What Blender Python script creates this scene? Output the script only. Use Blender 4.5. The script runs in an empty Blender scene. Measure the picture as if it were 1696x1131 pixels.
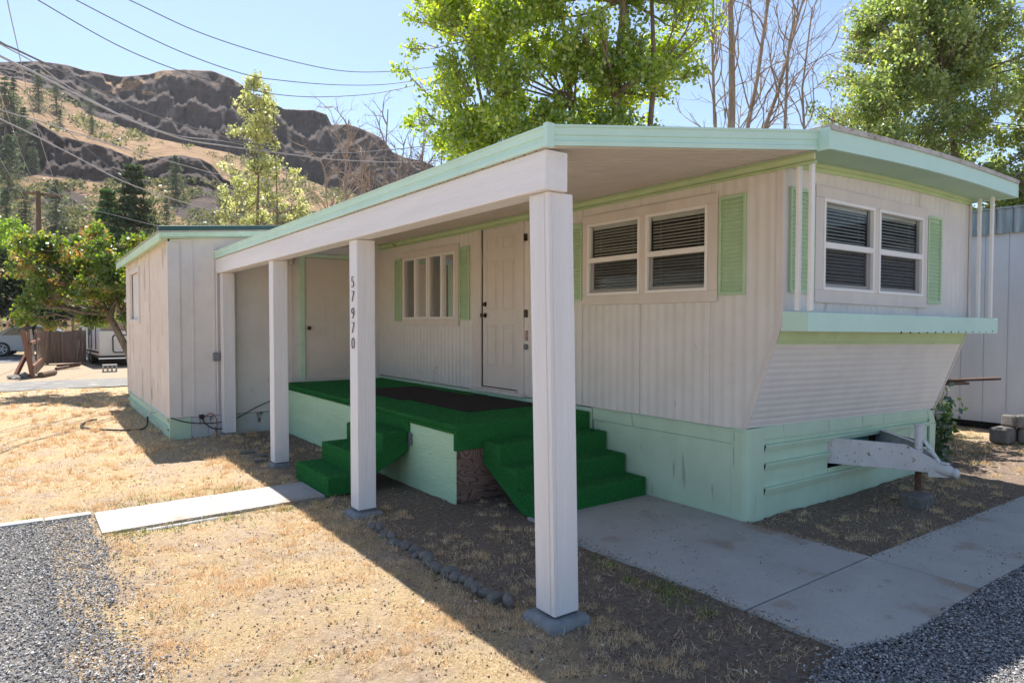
import bpy, math, random
import numpy as np
from mathutils import Vector, noise
random.seed(7)
rng = np.random.default_rng(11)
R_ = math.radians
S = bpy.context.scene
COL = S.collection

# ------------------------------------------------------------------ camera, sky, sun, exposure
CAM = np.array([-4.654, -3.2184, 1.6218]); FPX = 1102.0
FW = np.array([0.5858483, 0.80987306, -0.02978913])
RT = np.array([0.81024745, -0.5860873, 0.0008653])
UP = np.array([0.01675824, 0.0246435, 0.99955583])
from mathutils import Matrix
cd = bpy.data.cameras.new('camera'); cam = bpy.data.objects.new('camera', cd); COL.objects.link(cam)
cd.sensor_width = 36; cd.lens = FPX / 1696 * 36; cd.clip_start = .05; cd.clip_end = 6000
cam.matrix_world = Matrix(((RT[0], UP[0], -FW[0], CAM[0]), (RT[1], UP[1], -FW[1], CAM[1]), (RT[2], UP[2], -FW[2], CAM[2]), (0, 0, 0, 1)))
S.camera = cam
SUN = Vector((.10, .52, 1.0)).normalized()
w = bpy.data.worlds.new('World'); S.world = w; w.use_nodes = True
wn = w.node_tree; bg = wn.nodes['Background']
sky = wn.nodes.new('ShaderNodeTexSky'); sky.sky_type = 'NISHITA'; sky.sun_disc = False
sky.sun_elevation = math.asin(SUN.z); sky.sun_rotation = math.atan2(SUN.x, SUN.y)
sky.altitude = 300; sky.air_density = 1.0; sky.dust_density = .9; sky.ozone_density = 2.0
wn.links.new(sky.outputs[0], bg.inputs[0]); bg.inputs[1].default_value = .09
sl = bpy.data.lights.new('sun', 'SUN'); sl.energy = 4.8; sl.angle = R_(.53); sl.color = (1, .955, .89)
so = bpy.data.objects.new('sun', sl); COL.objects.link(so); so.rotation_euler = SUN.to_track_quat('Z', 'Y').to_euler()
S.view_settings.view_transform = 'Standard'; S.view_settings.look = 'None'
S.view_settings.exposure = 1.24; S.view_settings.gamma = 1
S.render.engine = 'CYCLES'
S.cycles.max_bounces = 8; S.cycles.transparent_max_bounces = 12

def at(u, v, d):            # a point at depth d, where the survey of the photograph saw it
    return CAM + (FW + RT * (u - 848) / FPX - UP * (v - 565.5) / FPX) * d

# ------------------------------------------------------------------ materials
def mat(name, c1, c2=None, scale=6, rough=.8, bump=0, bscale=40, stretch=(1, 1, 1), detail=5, spec=.3, metal=0, spots=None, gen=False, hi=.65, lo=.35):
    m = bpy.data.materials.new(name); m.use_nodes = True; nt = m.node_tree; N = nt.nodes; L = nt.links
    b = N['Principled BSDF']; b.inputs['Roughness'].default_value = rough
    b.inputs['Specular IOR Level'].default_value = spec; b.inputs['Metallic'].default_value = metal
    tc = N.new('ShaderNodeTexCoord'); mp = N.new('ShaderNodeMapping'); mp.inputs['Scale'].default_value = stretch
    L.new(tc.outputs['Object'], mp.inputs[0])
    out = None
    if c2 is None: c2 = tuple(x * .86 for x in c1)
    n = N.new('ShaderNodeTexNoise'); n.inputs['Scale'].default_value = scale; n.inputs['Detail'].default_value = detail
    n.inputs['Roughness'].default_value = .62
    L.new(mp.outputs[0], n.inputs['Vector'])
    r = N.new('ShaderNodeValToRGB'); r.color_ramp.elements[0].position = lo; r.color_ramp.elements[1].position = hi
    r.color_ramp.elements[0].color = (*c1, 1); r.color_ramp.elements[1].color = (*c2, 1)
    L.new(n.outputs['Fac'], r.inputs[0]); out = r.outputs[0]
    if spots:                      # (colour, scale, threshold, stretch) : stains and chips with a shape of their own
        for (sc, ss, th, st) in spots:
            mp2 = N.new('ShaderNodeMapping'); mp2.inputs['Scale'].default_value = st; L.new(tc.outputs['Object'], mp2.inputs[0])
            n2 = N.new('ShaderNodeTexNoise'); n2.inputs['Scale'].default_value = ss; n2.inputs['Detail'].default_value = 6; L.new(mp2.outputs[0], n2.inputs['Vector'])
            r2 = N.new('ShaderNodeValToRGB'); r2.color_ramp.elements[0].position = th; r2.color_ramp.elements[1].position = min(th + .06, 1)
            L.new(n2.outputs['Fac'], r2.inputs[0])
            mx = N.new('ShaderNodeMix'); mx.data_type = 'RGBA'; L.new(r2.outputs[0], mx.inputs['Factor'])
            L.new(out, mx.inputs['A']); mx.inputs['B'].default_value = (*sc, 1); out = mx.outputs['Result']
    L.new(out, b.inputs['Base Color'])
    if bump:
        nb = N.new('ShaderNodeTexNoise'); nb.inputs['Scale'].default_value = bscale; nb.inputs['Detail'].default_value = 5
        L.new(mp.outputs[0], nb.inputs['Vector'])
        bp = N.new('ShaderNodeBump'); bp.inputs['Strength'].default_value = bump; bp.inputs['Distance'].default_value = .02
        L.new(nb.outputs['Fac'], bp.inputs['Height']); L.new(bp.outputs[0], b.inputs['Normal'])
    return m

def leafmat(name, stops, trans=.45, gloss=.06, rough=.45):
    m = bpy.data.materials.new(name); m.use_nodes = True; nt = m.node_tree; N = nt.nodes; L = nt.links
    N.remove(N['Principled BSDF']); o = N['Material Output']
    a = N.new('ShaderNodeAttribute'); a.attribute_name = 'rnd'
    r = N.new('ShaderNodeValToRGB'); el = r.color_ramp.elements
    while len(el) < len(stops): el.new(.5)
    for e, (p, c) in zip(el, stops): e.position = p; e.color = (*c, 1)
    L.new(a.outputs['Fac'], r.inputs[0])
    d = N.new('ShaderNodeBsdfDiffuse'); t = N.new('ShaderNodeBsdfTranslucent'); g = N.new('ShaderNodeBsdfGlossy')
    g.inputs['Roughness'].default_value = rough; g.inputs['Color'].default_value = (.9, .95, 1, 1)
    m1 = N.new('ShaderNodeMixShader'); m1.inputs[0].default_value = trans; m2 = N.new('ShaderNodeMixShader'); m2.inputs[0].default_value = gloss
    hs = N.new('ShaderNodeHueSaturation'); hs.inputs['Value'].default_value = 1.7; hs.inputs['Saturation'].default_value = 1.12; hs.inputs['Hue'].default_value = .485
    L.new(r.outputs[0], hs.inputs['Color']); L.new(hs.outputs[0], t.inputs[0])
    L.new(r.outputs[0], d.inputs[0]); L.new(d.outputs[0], m1.inputs[1]); L.new(t.outputs[0], m1.inputs[2])
    L.new(m1.outputs[0], m2.inputs[1]); L.new(g.outputs[0], m2.inputs[2]); L.new(m2.outputs[0], o.inputs['Surface'])
    return m

def rndmat(name, stops, rough=.85, spec=.2):
    m = bpy.data.materials.new(name); m.use_nodes = True; nt = m.node_tree; N = nt.nodes; L = nt.links
    b = N['Principled BSDF']; b.inputs['Roughness'].default_value = rough; b.inputs['Specular IOR Level'].default_value = spec
    a = N.new('ShaderNodeAttribute'); a.attribute_name = 'rnd'
    r = N.new('ShaderNodeValToRGB'); el = r.color_ramp.elements
    while len(el) < len(stops): el.new(.5)
    for e, (p, c) in zip(el, stops): e.position = p; e.color = (*c, 1)
    L.new(a.outputs['Fac'], r.inputs[0]); L.new(r.outputs[0], b.inputs['Base Color'])
    return m

def glassmat(name, tint=(.88, .91, .90), trans=.85):
    m = bpy.data.materials.new(name); m.use_nodes = True; nt = m.node_tree; N = nt.nodes; L = nt.links
    N.remove(N['Principled BSDF']); o = N['Material Output']
    t = N.new('ShaderNodeBsdfTransparent'); t.inputs[0].default_value = (*tint, 1)
    g = N.new('ShaderNodeBsdfGlossy'); g.inputs['Roughness'].default_value = .02
    f = N.new('ShaderNodeFresnel'); f.inputs['IOR'].default_value = 1.28
    mx = N.new('ShaderNodeMixShader'); L.new(f.outputs[0], mx.inputs[0]); L.new(t.outputs[0], mx.inputs[1]); L.new(g.outputs[0], mx.inputs[2])
    L.new(mx.outputs[0], o.inputs['Surface']); return m

def screenmat(name, fac=.5, c=(.05, .05, .055)):
    m = bpy.data.materials.new(name); m.use_nodes = True; nt = m.node_tree; N = nt.nodes; L = nt.links
    b = N['Principled BSDF']; b.inputs['Base Color'].default_value = (*c, 1); b.inputs['Roughness'].default_value = .8
    t = N.new('ShaderNodeBsdfTransparent'); mx = N.new('ShaderNodeMixShader'); mx.inputs[0].default_value = fac
    L.new(t.outputs[0], mx.inputs[1]); L.new(b.outputs[0], mx.inputs[2]); L.new(mx.outputs[0], N['Material Output'].inputs['Surface']); return m

GREY_DIRT = (.30, .27, .24)
M = {}
M['siding'] = mat('siding', (.69, .665, .64), (.63, .605, .58), 2.5, .55, .03, 30, spots=[((.40, .35, .30), 9, .70, (1, 1, .35)), ((.12, .10, .09), 38, .765, (1, 1, 1))], spec=.35)
M['siding_white'] = mat('siding_white', (.70, .67, .65), (.63, .60, .585), 2.5, .55, .03, 30, spots=[((.42, .38, .34), 8, .68, (1, 1, .3)), ((.13, .11, .1), 40, .76, (1, 1, 1))], spec=.35)
M['trim'] = mat('trim_paint', (.68, .625, .59), (.61, .56, .53), 5, .6, .08, 60, stretch=(1, 1, .25))
M['wood'] = mat('white_painted_wood', (.74, .73, .75), (.67, .655, .67), 7, .6, .3, 70, stretch=(1, 1, .06), spots=[((.30, .25, .21), 55, .745, (1, 1, .25)), ((.55, .51, .48), 9, .70, (1, 1, .1)), ((.42, .38, .35), 50, .73, (1, 1, .02))])
M['wood_h'] = mat('white_painted_beam', (.77, .755, .77), (.70, .68, .695), 7, .6, .3, 70, stretch=(1, .08, 1), spots=[((.30, .24, .20), 40, .75, (1, .3, 1))])
M['vinyl'] = mat('white_vinyl', (.80, .78, .76), (.76, .74, .72), 4, .4, 0, spec=.5)
M['mint'] = mat('mint_paint', (.53, .72, .55), (.47, .65, .49), 5, .5, .05, 50, spots=[((.36, .46, .36), 10, .70, (1, 1, .4)), ((.20, .18, .14), 60, .78, (1, 1, 1))], spec=.35)
M['aqua'] = mat('aqua_fascia_paint', (.53, .75, .665), (.49, .70, .62), 3, .45, .04, 40, spots=[((.38, .52, .45), 11, .72, (1, 1, .5)), ((.70, .78, .72), 13, .74, (1, 1, 1))], spec=.4)
M['skirt'] = mat('mint_skirting', (.50, .655, .50), (.45, .59, .445), 3, .55, .12, 40, spots=[((.32, .40, .31), 16, .66, (1, 1, .12)), ((.22, .17, .12), 30, .745, (.25, .25, 1))], spec=.35)
M['shutter'] = mat('green_shutter', (.44, .60, .40), (.40, .55, .36), 6, .5, 0, spec=.35)
M['limegreen'] = mat('light_green_trim', (.50, .63, .36), (.44, .56, .32), 4, .55, .05, 40, spots=[((.2, .22, .14), 12, .69, (1, .3, 1))])
M['ceiling'] = mat('ceiling_pan', (.70, .63, .56), (.64, .57, .50), 3, .6, 0)
M['soffit'] = mat('soffit_green', (.48, .66, .49), (.43, .60, .44), 3, .6, 0)
M['roofmetal'] = mat('roof_metal', (.52, .49, .46), (.36, .32, .28), 5, .5, .1, 30, spots=[((.20, .15, .11), 15, .66, (1, 1, 1))], metal=.0)
M['darkroof'] = mat('dark_green_metal', (.015, .075, .075), (.012, .06, .06), 5, .4, 0, spec=.5)
M['grayroof'] = mat('galvanised_metal', (.17, .20, .22), (.32, .35, .37), 5, .42, .0, stretch=(1, 2.2, .3), metal=.55, spec=.5)
M['door'] = mat('door_paint', (.66, .61, .57), (.62, .57, .535), 4, .45, .03, 30, spec=.4)
M['brass'] = mat('dark_metal_hardware', (.10, .085, .07), (.05, .04, .035), 20, .35, 0, metal=.8)
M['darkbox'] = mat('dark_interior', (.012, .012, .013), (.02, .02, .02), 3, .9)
M['blind'] = mat('blind_slat', (.50, .50, .47), (.45, .45, .42), 9, .6)
M['teal'] = mat('teal_panel', (.10, .33, .36), (.08, .27, .30), 5, .6)
M['glass'] = glassmat('window_glass')
M['screen'] = screenmat('insect_screen', .36)
M['turf'] = mat('green_turf_carpet', (.014, .10, .026), (.038, .21, .060), 190, .95, .35, 240, detail=3, spec=.05, lo=.38, hi=.62)
M['mat'] = mat('dark_doormat', (.030, .027, .026), (.065, .055, .05), 120, .95, .8, 220, spec=.1)
M['concrete'] = mat('path_concrete', (.43, .42, .395), (.35, .34, .32), 2.2, .85, .4, 160, detail=9, lo=.32, hi=.68, spots=[((.31, .255, .205), 1.9, .61, (1, 1, 1)), ((.27, .25, .225), 70, .63, (1, 1, 1)), ((.30, .28, .255), 9, .66, (1, 1, 1))], spec=.2)
M['pier'] = mat('pier_concrete', (.27, .275, .28), (.20, .21, .215), 12, .9, .5, 90, spec=.15)
M['stone'] = mat('grey_stone', (.20, .185, .17), (.13, .12, .11), 18, .9, .5, 60)
M['black'] = mat('black_rubber', (.015, .015, .016), (.03, .03, .03), 12, .5, spec=.4)
M['redwire'] = mat('red_cable', (.45, .05, .03), (.35, .04, .03), 12, .5)
M['wiregrey'] = mat('wire_grey', (.10, .10, .11), (.14, .14, .15), 12, .5)
M['wirelight'] = mat('wire_light', (.34, .33, .34), (.26, .25, .26), 40, .45, spec=.5)
M['hitch'] = mat('hitch_paint', (.62, .61, .62), (.54, .52, .52), 5, .5, .1, 50, spots=[((.26, .13, .07), 24, .63, (1, 1, 1)), ((.15, .08, .05), 60, .68, (1, 1, 1))], spec=.4)
M['rust'] = mat('rust', (.16, .07, .04), (.09, .05, .035), 22, .85, .3, 60)
M['fencewood'] = mat('weathered_fence_wood', (.30, .225, .175), (.17, .12, .09), 8, .9, .4, 60, stretch=(1, 1, .12), spots=[((.33, .28, .23), 9, .6, (1, 1, .1))])
M['redwood'] = mat('reddish_wood', (.26, .13, .08), (.17, .09, .06), 8, .9, .3, 60, stretch=(1, 1, .2))
M['plank'] = mat('brown_plank', (.12, .075, .06), (.08, .05, .04), 10, .85, .3, 60)
M['bark'] = mat('bark', (.26, .21, .16), (.13, .10, .075), 14, .95, .7, 30, stretch=(1, 1, .25))
M['barkdead'] = mat('dead_bark', (.42, .33, .27), (.26, .20, .16), 12, .95, .6, 30, stretch=(1, 1, .2))
M['polewood'] = mat('pole_wood', (.17, .115, .08), (.10, .07, .05), 10, .9, .3, 30, stretch=(1, 1, .1))
M['neigh'] = mat('neighbour_siding', (.60, .62, .68), (.55, .57, .63), 4, .6, .2, 50, stretch=(1, 1, .2), spots=[((.14, .10, .09), 30, .765, (1, 1, .4))])
M['shedskirt'] = mat('shed_lower_panel', (.56, .57, .57), (.48, .50, .50), 6, .7, .2, 50, spots=[((.14, .12, .10), 9, .62, (1, 1, .35))])
M['lampglass'] = mat('frosted_glass', (.5, .48, .42), (.42, .4, .36), 12, .3)
M['grey'] = mat('grey_plastic', (.18, .19, .20), (.15, .16, .17), 12, .5)
M['bronze'] = mat('house_number_metal', (.16, .07, .035), (.07, .045, .03), 60, .35, metal=.6, lo=.4, hi=.6)

M['shedside'] = mat('old_shed_siding', (.70, .62, .56), (.63, .55, .49), 3, .6, .05, 30, spots=[((.30, .24, .20), 20, .66, (.3, 1, .05)), ((.50, .43, .37), 8, .62, (1, 1, .2))])
M['edgestone'] = mat('edging_stone_grey', (.21, .195, .175), (.13, .12, .11), 14, .95, .8, 60)
def plywood():
    m = mat('bare_plywood', (.30, .17, .10), (.12, .07, .05), 1, .85, .1)
    nt = m.node_tree; N = nt.nodes; L = nt.links; b = N['Principled BSDF']
    tc = N.new('ShaderNodeTexCoord'); mp = N.new('ShaderNodeMapping'); mp.inputs['Scale'].default_value = (1, 1, 2.2); L.new(tc.outputs['Object'], mp.inputs[0])
    n = N.new('ShaderNodeTexNoise'); n.inputs['Scale'].default_value = 1.7; n.inputs['Detail'].default_value = 1.5; n.inputs['Distortion'].default_value = 1.2
    L.new(mp.outputs[0], n.inputs[0])
    mu = N.new('ShaderNodeMath'); mu.operation = 'MULTIPLY'; mu.inputs[1].default_value = 150; L.new(n.outputs['Fac'], mu.inputs[0])
    si = N.new('ShaderNodeMath'); si.operation = 'SINE'; L.new(mu.outputs[0], si.inputs[0])
    r = N.new('ShaderNodeValToRGB'); r.color_ramp.elements[0].position = .0; r.color_ramp.elements[1].position = .95
    r.color_ramp.elements[0].color = (.25, .165, .13, 1); r.color_ramp.elements[1].color = (.12, .07, .058, 1)
    L.new(si.outputs[0], r.inputs[0]); L.new(r.outputs[0], b.inputs['Base Color']); return m
M['ply'] = plywood()

# ------------------------------------------------------------------ mesh helpers
class MB:
    def __init__(s): s.v = []; s.f = []; s.mi = []; s.mat = 0
    def face(s, pts):
        i = len(s.v); s.v += [tuple(map(float, p)) for p in pts]; s.f.append(tuple(range(i, i + len(pts)))); s.mi.append(s.mat); return s
    def hexa(s, P):        # 8 points: bottom 4 ccw, top 4 ccw
        i = len(s.v); s.v += [tuple(map(float, p)) for p in P]
        for q in ((3, 2, 1, 0), (4, 5, 6, 7), (0, 1, 5, 4), (1, 2, 6, 5), (2, 3, 7, 6), (3, 0, 4, 7)):
            s.f.append(tuple(i + k for k in q)); s.mi.append(s.mat)
        return s
    def box(s, x0, x1, y0, y1, z0, z1, T=None):
        P = [(x0, y0, z0), (x1, y0, z0), (x1, y1, z0), (x0, y1, z0), (x0, y0, z1), (x1, y0, z1), (x1, y1, z1), (x0, y1, z1)]
        if T: P = [T(*p) for p in P]
        return s.hexa(P)
    def bar(s, a, b, wd, th, up=(0, 0, 1)):     # rectangular bar from a to b
        a = Vector(a); b = Vector(b); d = (b - a).normalized(); u = Vector(up); sd = d.cross(u)
        if sd.length < 1e-4: sd = d.cross(Vector((1, 0, 0)))
        sd.normalize(); uu = sd.cross(d)
        c = [(-1, -1), (1, -1), (1, 1), (-1, 1)]
        P = [a + sd * (i * wd / 2) + uu * (j * th / 2) for i, j in c] + [b + sd * (i * wd / 2) + uu * (j * th / 2) for i, j in c]
        return s.hexa(P)
    def tube(s, pts, r, n=8, cap=True):
        pts = [Vector(p) for p in pts]; k = len(pts); rr = r if hasattr(r, '__len__') else [r] * k
        base = len(s.v); prev = None
        for i, p in enumerate(pts):
            d = (pts[min(i + 1, k - 1)] - pts[max(i - 1, 0)]).normalized()
            if prev is None:
                a = d.cross(Vector((0, 0, 1)))
                if a.length < 1e-3: a = d.cross(Vector((1, 0, 0)))
                a.normalize()
            else:
                a = prev - d * prev.dot(d)
                if a.length < 1e-6: a = d.cross(Vector((.3, 1, .2)))
                a.normalize()
            prev = a; b = d.cross(a)
            for j in range(n):
                t = 2 * math.pi * j / n; q = p + (a * math.cos(t) + b * math.sin(t)) * rr[i]; s.v.append(tuple(q))
        for i in range(k - 1):
            for j in range(n):
                s.f.append((base + i * n + j, base + i * n + (j + 1) % n, base + (i + 1) * n + (j + 1) % n, base + (i + 1) * n + j)); s.mi.append(s.mat)
        if cap:
            s.f.append(tuple(base + j for j in reversed(range(n)))); s.mi.append(s.mat)
            s.f.append(tuple(base + (k - 1) * n + j for j in range(n))); s.mi.append(s.mat)
        return s
    def prism(s, poly, f0, f1):      # poly 2-D ; f0,f1 map 2-D to 3-D for the two caps
        i = len(s.v); n = len(poly); s.v += [tuple(map(float, f0(*p))) for p in poly] + [tuple(map(float, f1(*p))) for p in poly]
        s.f.append(tuple(i + k for k in reversed(range(n)))); s.f.append(tuple(i + n + k for k in range(n))); s.mi += [s.mat] * 2
        for k in range(n): s.f.append((i + k, i + (k + 1) % n, i + n + (k + 1) % n, i + n + k)); s.mi.append(s.mat)
        return s
    def grid(s, P):          # P[i][j] points
        i0 = len(s.v); a = len(P); b = len(P[0])
        for row in P: s.v += [tuple(map(float, p)) for p in row]
        for i in range(a - 1):
            for j in range(b - 1): s.f.append((i0 + i * b + j, i0 + (i + 1) * b + j, i0 + (i + 1) * b + j + 1, i0 + i * b + j + 1)); s.mi.append(s.mat)
        return s
    def blob(s, c, r, seed=0, n=3, rough=.25, flat=1):
        import bmesh
        bm = bmesh.new(); bmesh.ops.create_icosphere(bm, subdivisions=n, radius=1)
        i = len(s.v); off = Vector((seed * 3.1, seed * 1.7, seed * .9))
        rr = r if hasattr(r, '__len__') else (r, r, r)
        for v in bm.verts:
            k = 1 + rough * noise.noise(v.co * 1.6 + off)
            s.v.append((c[0] + v.co.x * k * rr[0], c[1] + v.co.y * k * rr[1], c[2] + v.co.z * k * rr[2]))
        for f in bm.faces: s.f.append(tuple(i + v.index for v in f.verts)); s.mi.append(s.mat)
        bm.free(); return s
    def build(s, name, mats, parent=None, bevel=0, smooth=False, seg=1, solid=0):
        me = bpy.data.meshes.new(name)
        off = Vector((0, 0, 0))
        if parent is not None: off = world_loc(parent)
        elif s.v:
            a = np.array(s.v); off = Vector(((a[:, 0].min() + a[:, 0].max()) / 2, (a[:, 1].min() + a[:, 1].max()) / 2, a[:, 2].min()))
        me.from_pydata([(v[0] - off.x, v[1] - off.y, v[2] - off.z) for v in s.v], [], s.f)
        for m in (mats if isinstance(mats, (list, tuple)) else [mats]): me.materials.append(m)
        if max(s.mi, default=0): me.polygons.foreach_set('material_index', s.mi)
        if smooth:
            me.polygons.foreach_set('use_smooth', [True] * len(s.f)); me.set_sharp_from_angle(angle=R_(38))
        me.update()
        o = bpy.data.objects.new(name, me); COL.objects.link(o)
        if parent is not None: o.parent = parent
        else: o.location = off
        if solid:
            md = o.modifiers.new('solid', 'SOLIDIFY'); md.thickness = solid; md.offset = -1
        if bevel:
            md = o.modifiers.new('bevel', 'BEVEL'); md.width = bevel; md.segments = seg; md.limit_method = 'ANGLE'; md.angle_limit = R_(40)
        return o

def world_loc(o):
    l = Vector((0, 0, 0))
    while o is not None: l = l + o.location; o = o.parent
    return l
def tag(o, label=None, cat=None, group=None, kind=None):
    if label: o['label'] = label
    if cat: o['category'] = cat
    if group: o['group'] = group
    if kind: o['kind'] = kind
    return o
def thing(name, loc, label, cat, group=None):
    o = bpy.data.objects.new(name, None); COL.objects.link(o); o.location = loc; o.empty_display_size = .2
    return tag(o, label, cat, group)
def copy_tree(o, parent=None):
    c = o.copy(); COL.objects.link(c)
    if parent is not None: c.parent = parent
    for ch in list(o.children): copy_tree(ch, c)
    return c

def fastmesh(name, verts, nper, mats, rnd=None, parent=None, smooth=False):
    """verts (N*nper,3): N separate polygons with nper corners"""
    nv = len(verts); nf = nv // nper
    me = bpy.data.meshes.new(name); off = np.zeros(3)
    if parent is not None: off = np.array(world_loc(parent))
    me.vertices.add(nv); me.vertices.foreach_set('co', (verts - off).astype(np.float32).ravel())
    me.loops.add(nv); me.loops.foreach_set('vertex_index', np.arange(nv, dtype=np.int32))
    me.polygons.add(nf); me.polygons.foreach_set('loop_start', np.arange(0, nv, nper, dtype=np.int32))
    me.polygons.foreach_set('loop_total', np.full(nf, nper, dtype=np.int32))
    me.update(calc_edges=True)
    if rnd is not None:
        a = me.attributes.new('rnd', 'FLOAT', 'FACE'); a.data.foreach_set('value', rnd.astype(np.float32))
    me.materials.append(mats)
    o = bpy.data.objects.new(name, me); COL.objects.link(o)
    if parent is not None: o.parent = parent
    return o

def unit(a): return a / np.maximum(np.linalg.norm(a, axis=1, keepdims=True), 1e-9)
def leaf_quads(c, size, nrm=None, aspect=.62, droop=.0):
    n = len(c); d = unit(rng.normal(size=(n, 3)) + np.array([0, 0, -droop]))
    if nrm is None: nrm = unit(rng.normal(size=(n, 3)))
    s = unit(np.cross(d, nrm)); nn = np.cross(s, d)
    size = np.asarray(size).reshape(-1, 1) * np.ones((n, 1))
    tip = c + d * size * .55; base = c - d * size * .5
    l = c + s * size * aspect * .5 - d * size * .08 + nn * size * .1; r = c - s * size * aspect * .5 - d * size * .08 + nn * size * .1
    return np.stack([base, l, tip, r], 1).reshape(-1, 3)

# ------------------------------------------------------------------ ground
def gh(x, y):      # small swells of the yard; flat under paths and buildings
    a = np.exp(-((np.maximum(0, np.abs(y - 6.5) - 9.5)) / 1.5) ** 2)
    return a * (.006 * np.sin(x * 3.1 + 1.3 * y) + .005 * np.sin(y * 2.3 - x * 1.7 + 1) - .008)
def axis(lo, a, b, hi, st):
    core = list(np.arange(a, b, st)); l = []; s = st; x = a
    while x > lo: s *= 1.35; x -= s; l.append(x)
    r = []; s = st; x = b
    while x < hi: r.append(x); s *= 1.35; x += s
    return np.array(l[::-1] + core + r + [x])
xs = axis(-2500, -6, 8, 2500, .055); ys = axis(-2500, -2.6, 17, 2500, .07)
X, Y = np.meshgrid(xs, ys, indexing='ij'); Z = gh(X, Y)
nx, ny = X.shape
for i in range(nx):
    if -6.1 < xs[i] < 8.1:
        for j in range(ny):
            if -2.7 < ys[j] < 14: Z[i, j] += .010 * noise.noise(Vector((xs[i] * 5, ys[j] * 5, 0))) + .011 * noise.noise(Vector((xs[i] * 13, ys[j] * 13, 3)))
for (a_, b_, c_, d_) in ((-1.43, .01, -1.6, 1.12), (-.05, 9.2, -1.76, -1.04), (-4.24, -2.48, 2.69, 3.36), (-6.6, -4.5, -2.4, 3.25), (-1.2, 9, -4.6, -1.75), (0, 3.5, .0, 12), (-1.6, 0, 1.9, 6.9)):
    k_ = (X > a_) & (X < b_) & (Y > c_) & (Y < d_); Z[k_] = np.minimum(Z[k_], -.012)
co = np.stack([X, Y, Z], -1).reshape(-1, 3)
idx = np.arange(nx * ny).reshape(nx, ny)
q = np.stack([idx[:-1, :-1], idx[1:, :-1], idx[1:, 1:], idx[:-1, 1:]], -1).reshape(-1, 4)
def gridmesh(name, co, q, m, smooth=True):
    me = bpy.data.meshes.new(name); me.vertices.add(len(co)); me.vertices.foreach_set('co', co.astype(np.float32).ravel())
    me.loops.add(q.size); me.loops.foreach_set('vertex_index', q.astype(np.int32).ravel())
    me.polygons.add(len(q)); me.polygons.foreach_set('loop_start', np.arange(0, q.size, 4, dtype=np.int32)); me.polygons.foreach_set('loop_total', np.full(len(q), 4, dtype=np.int32))
    me.update(calc_edges=True)
    if smooth: me.polygons.foreach_set('use_smooth', [True] * len(q))
    me.materials.append(m); o = bpy.data.objects.new(name, me); COL.objects.link(o); return o
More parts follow.
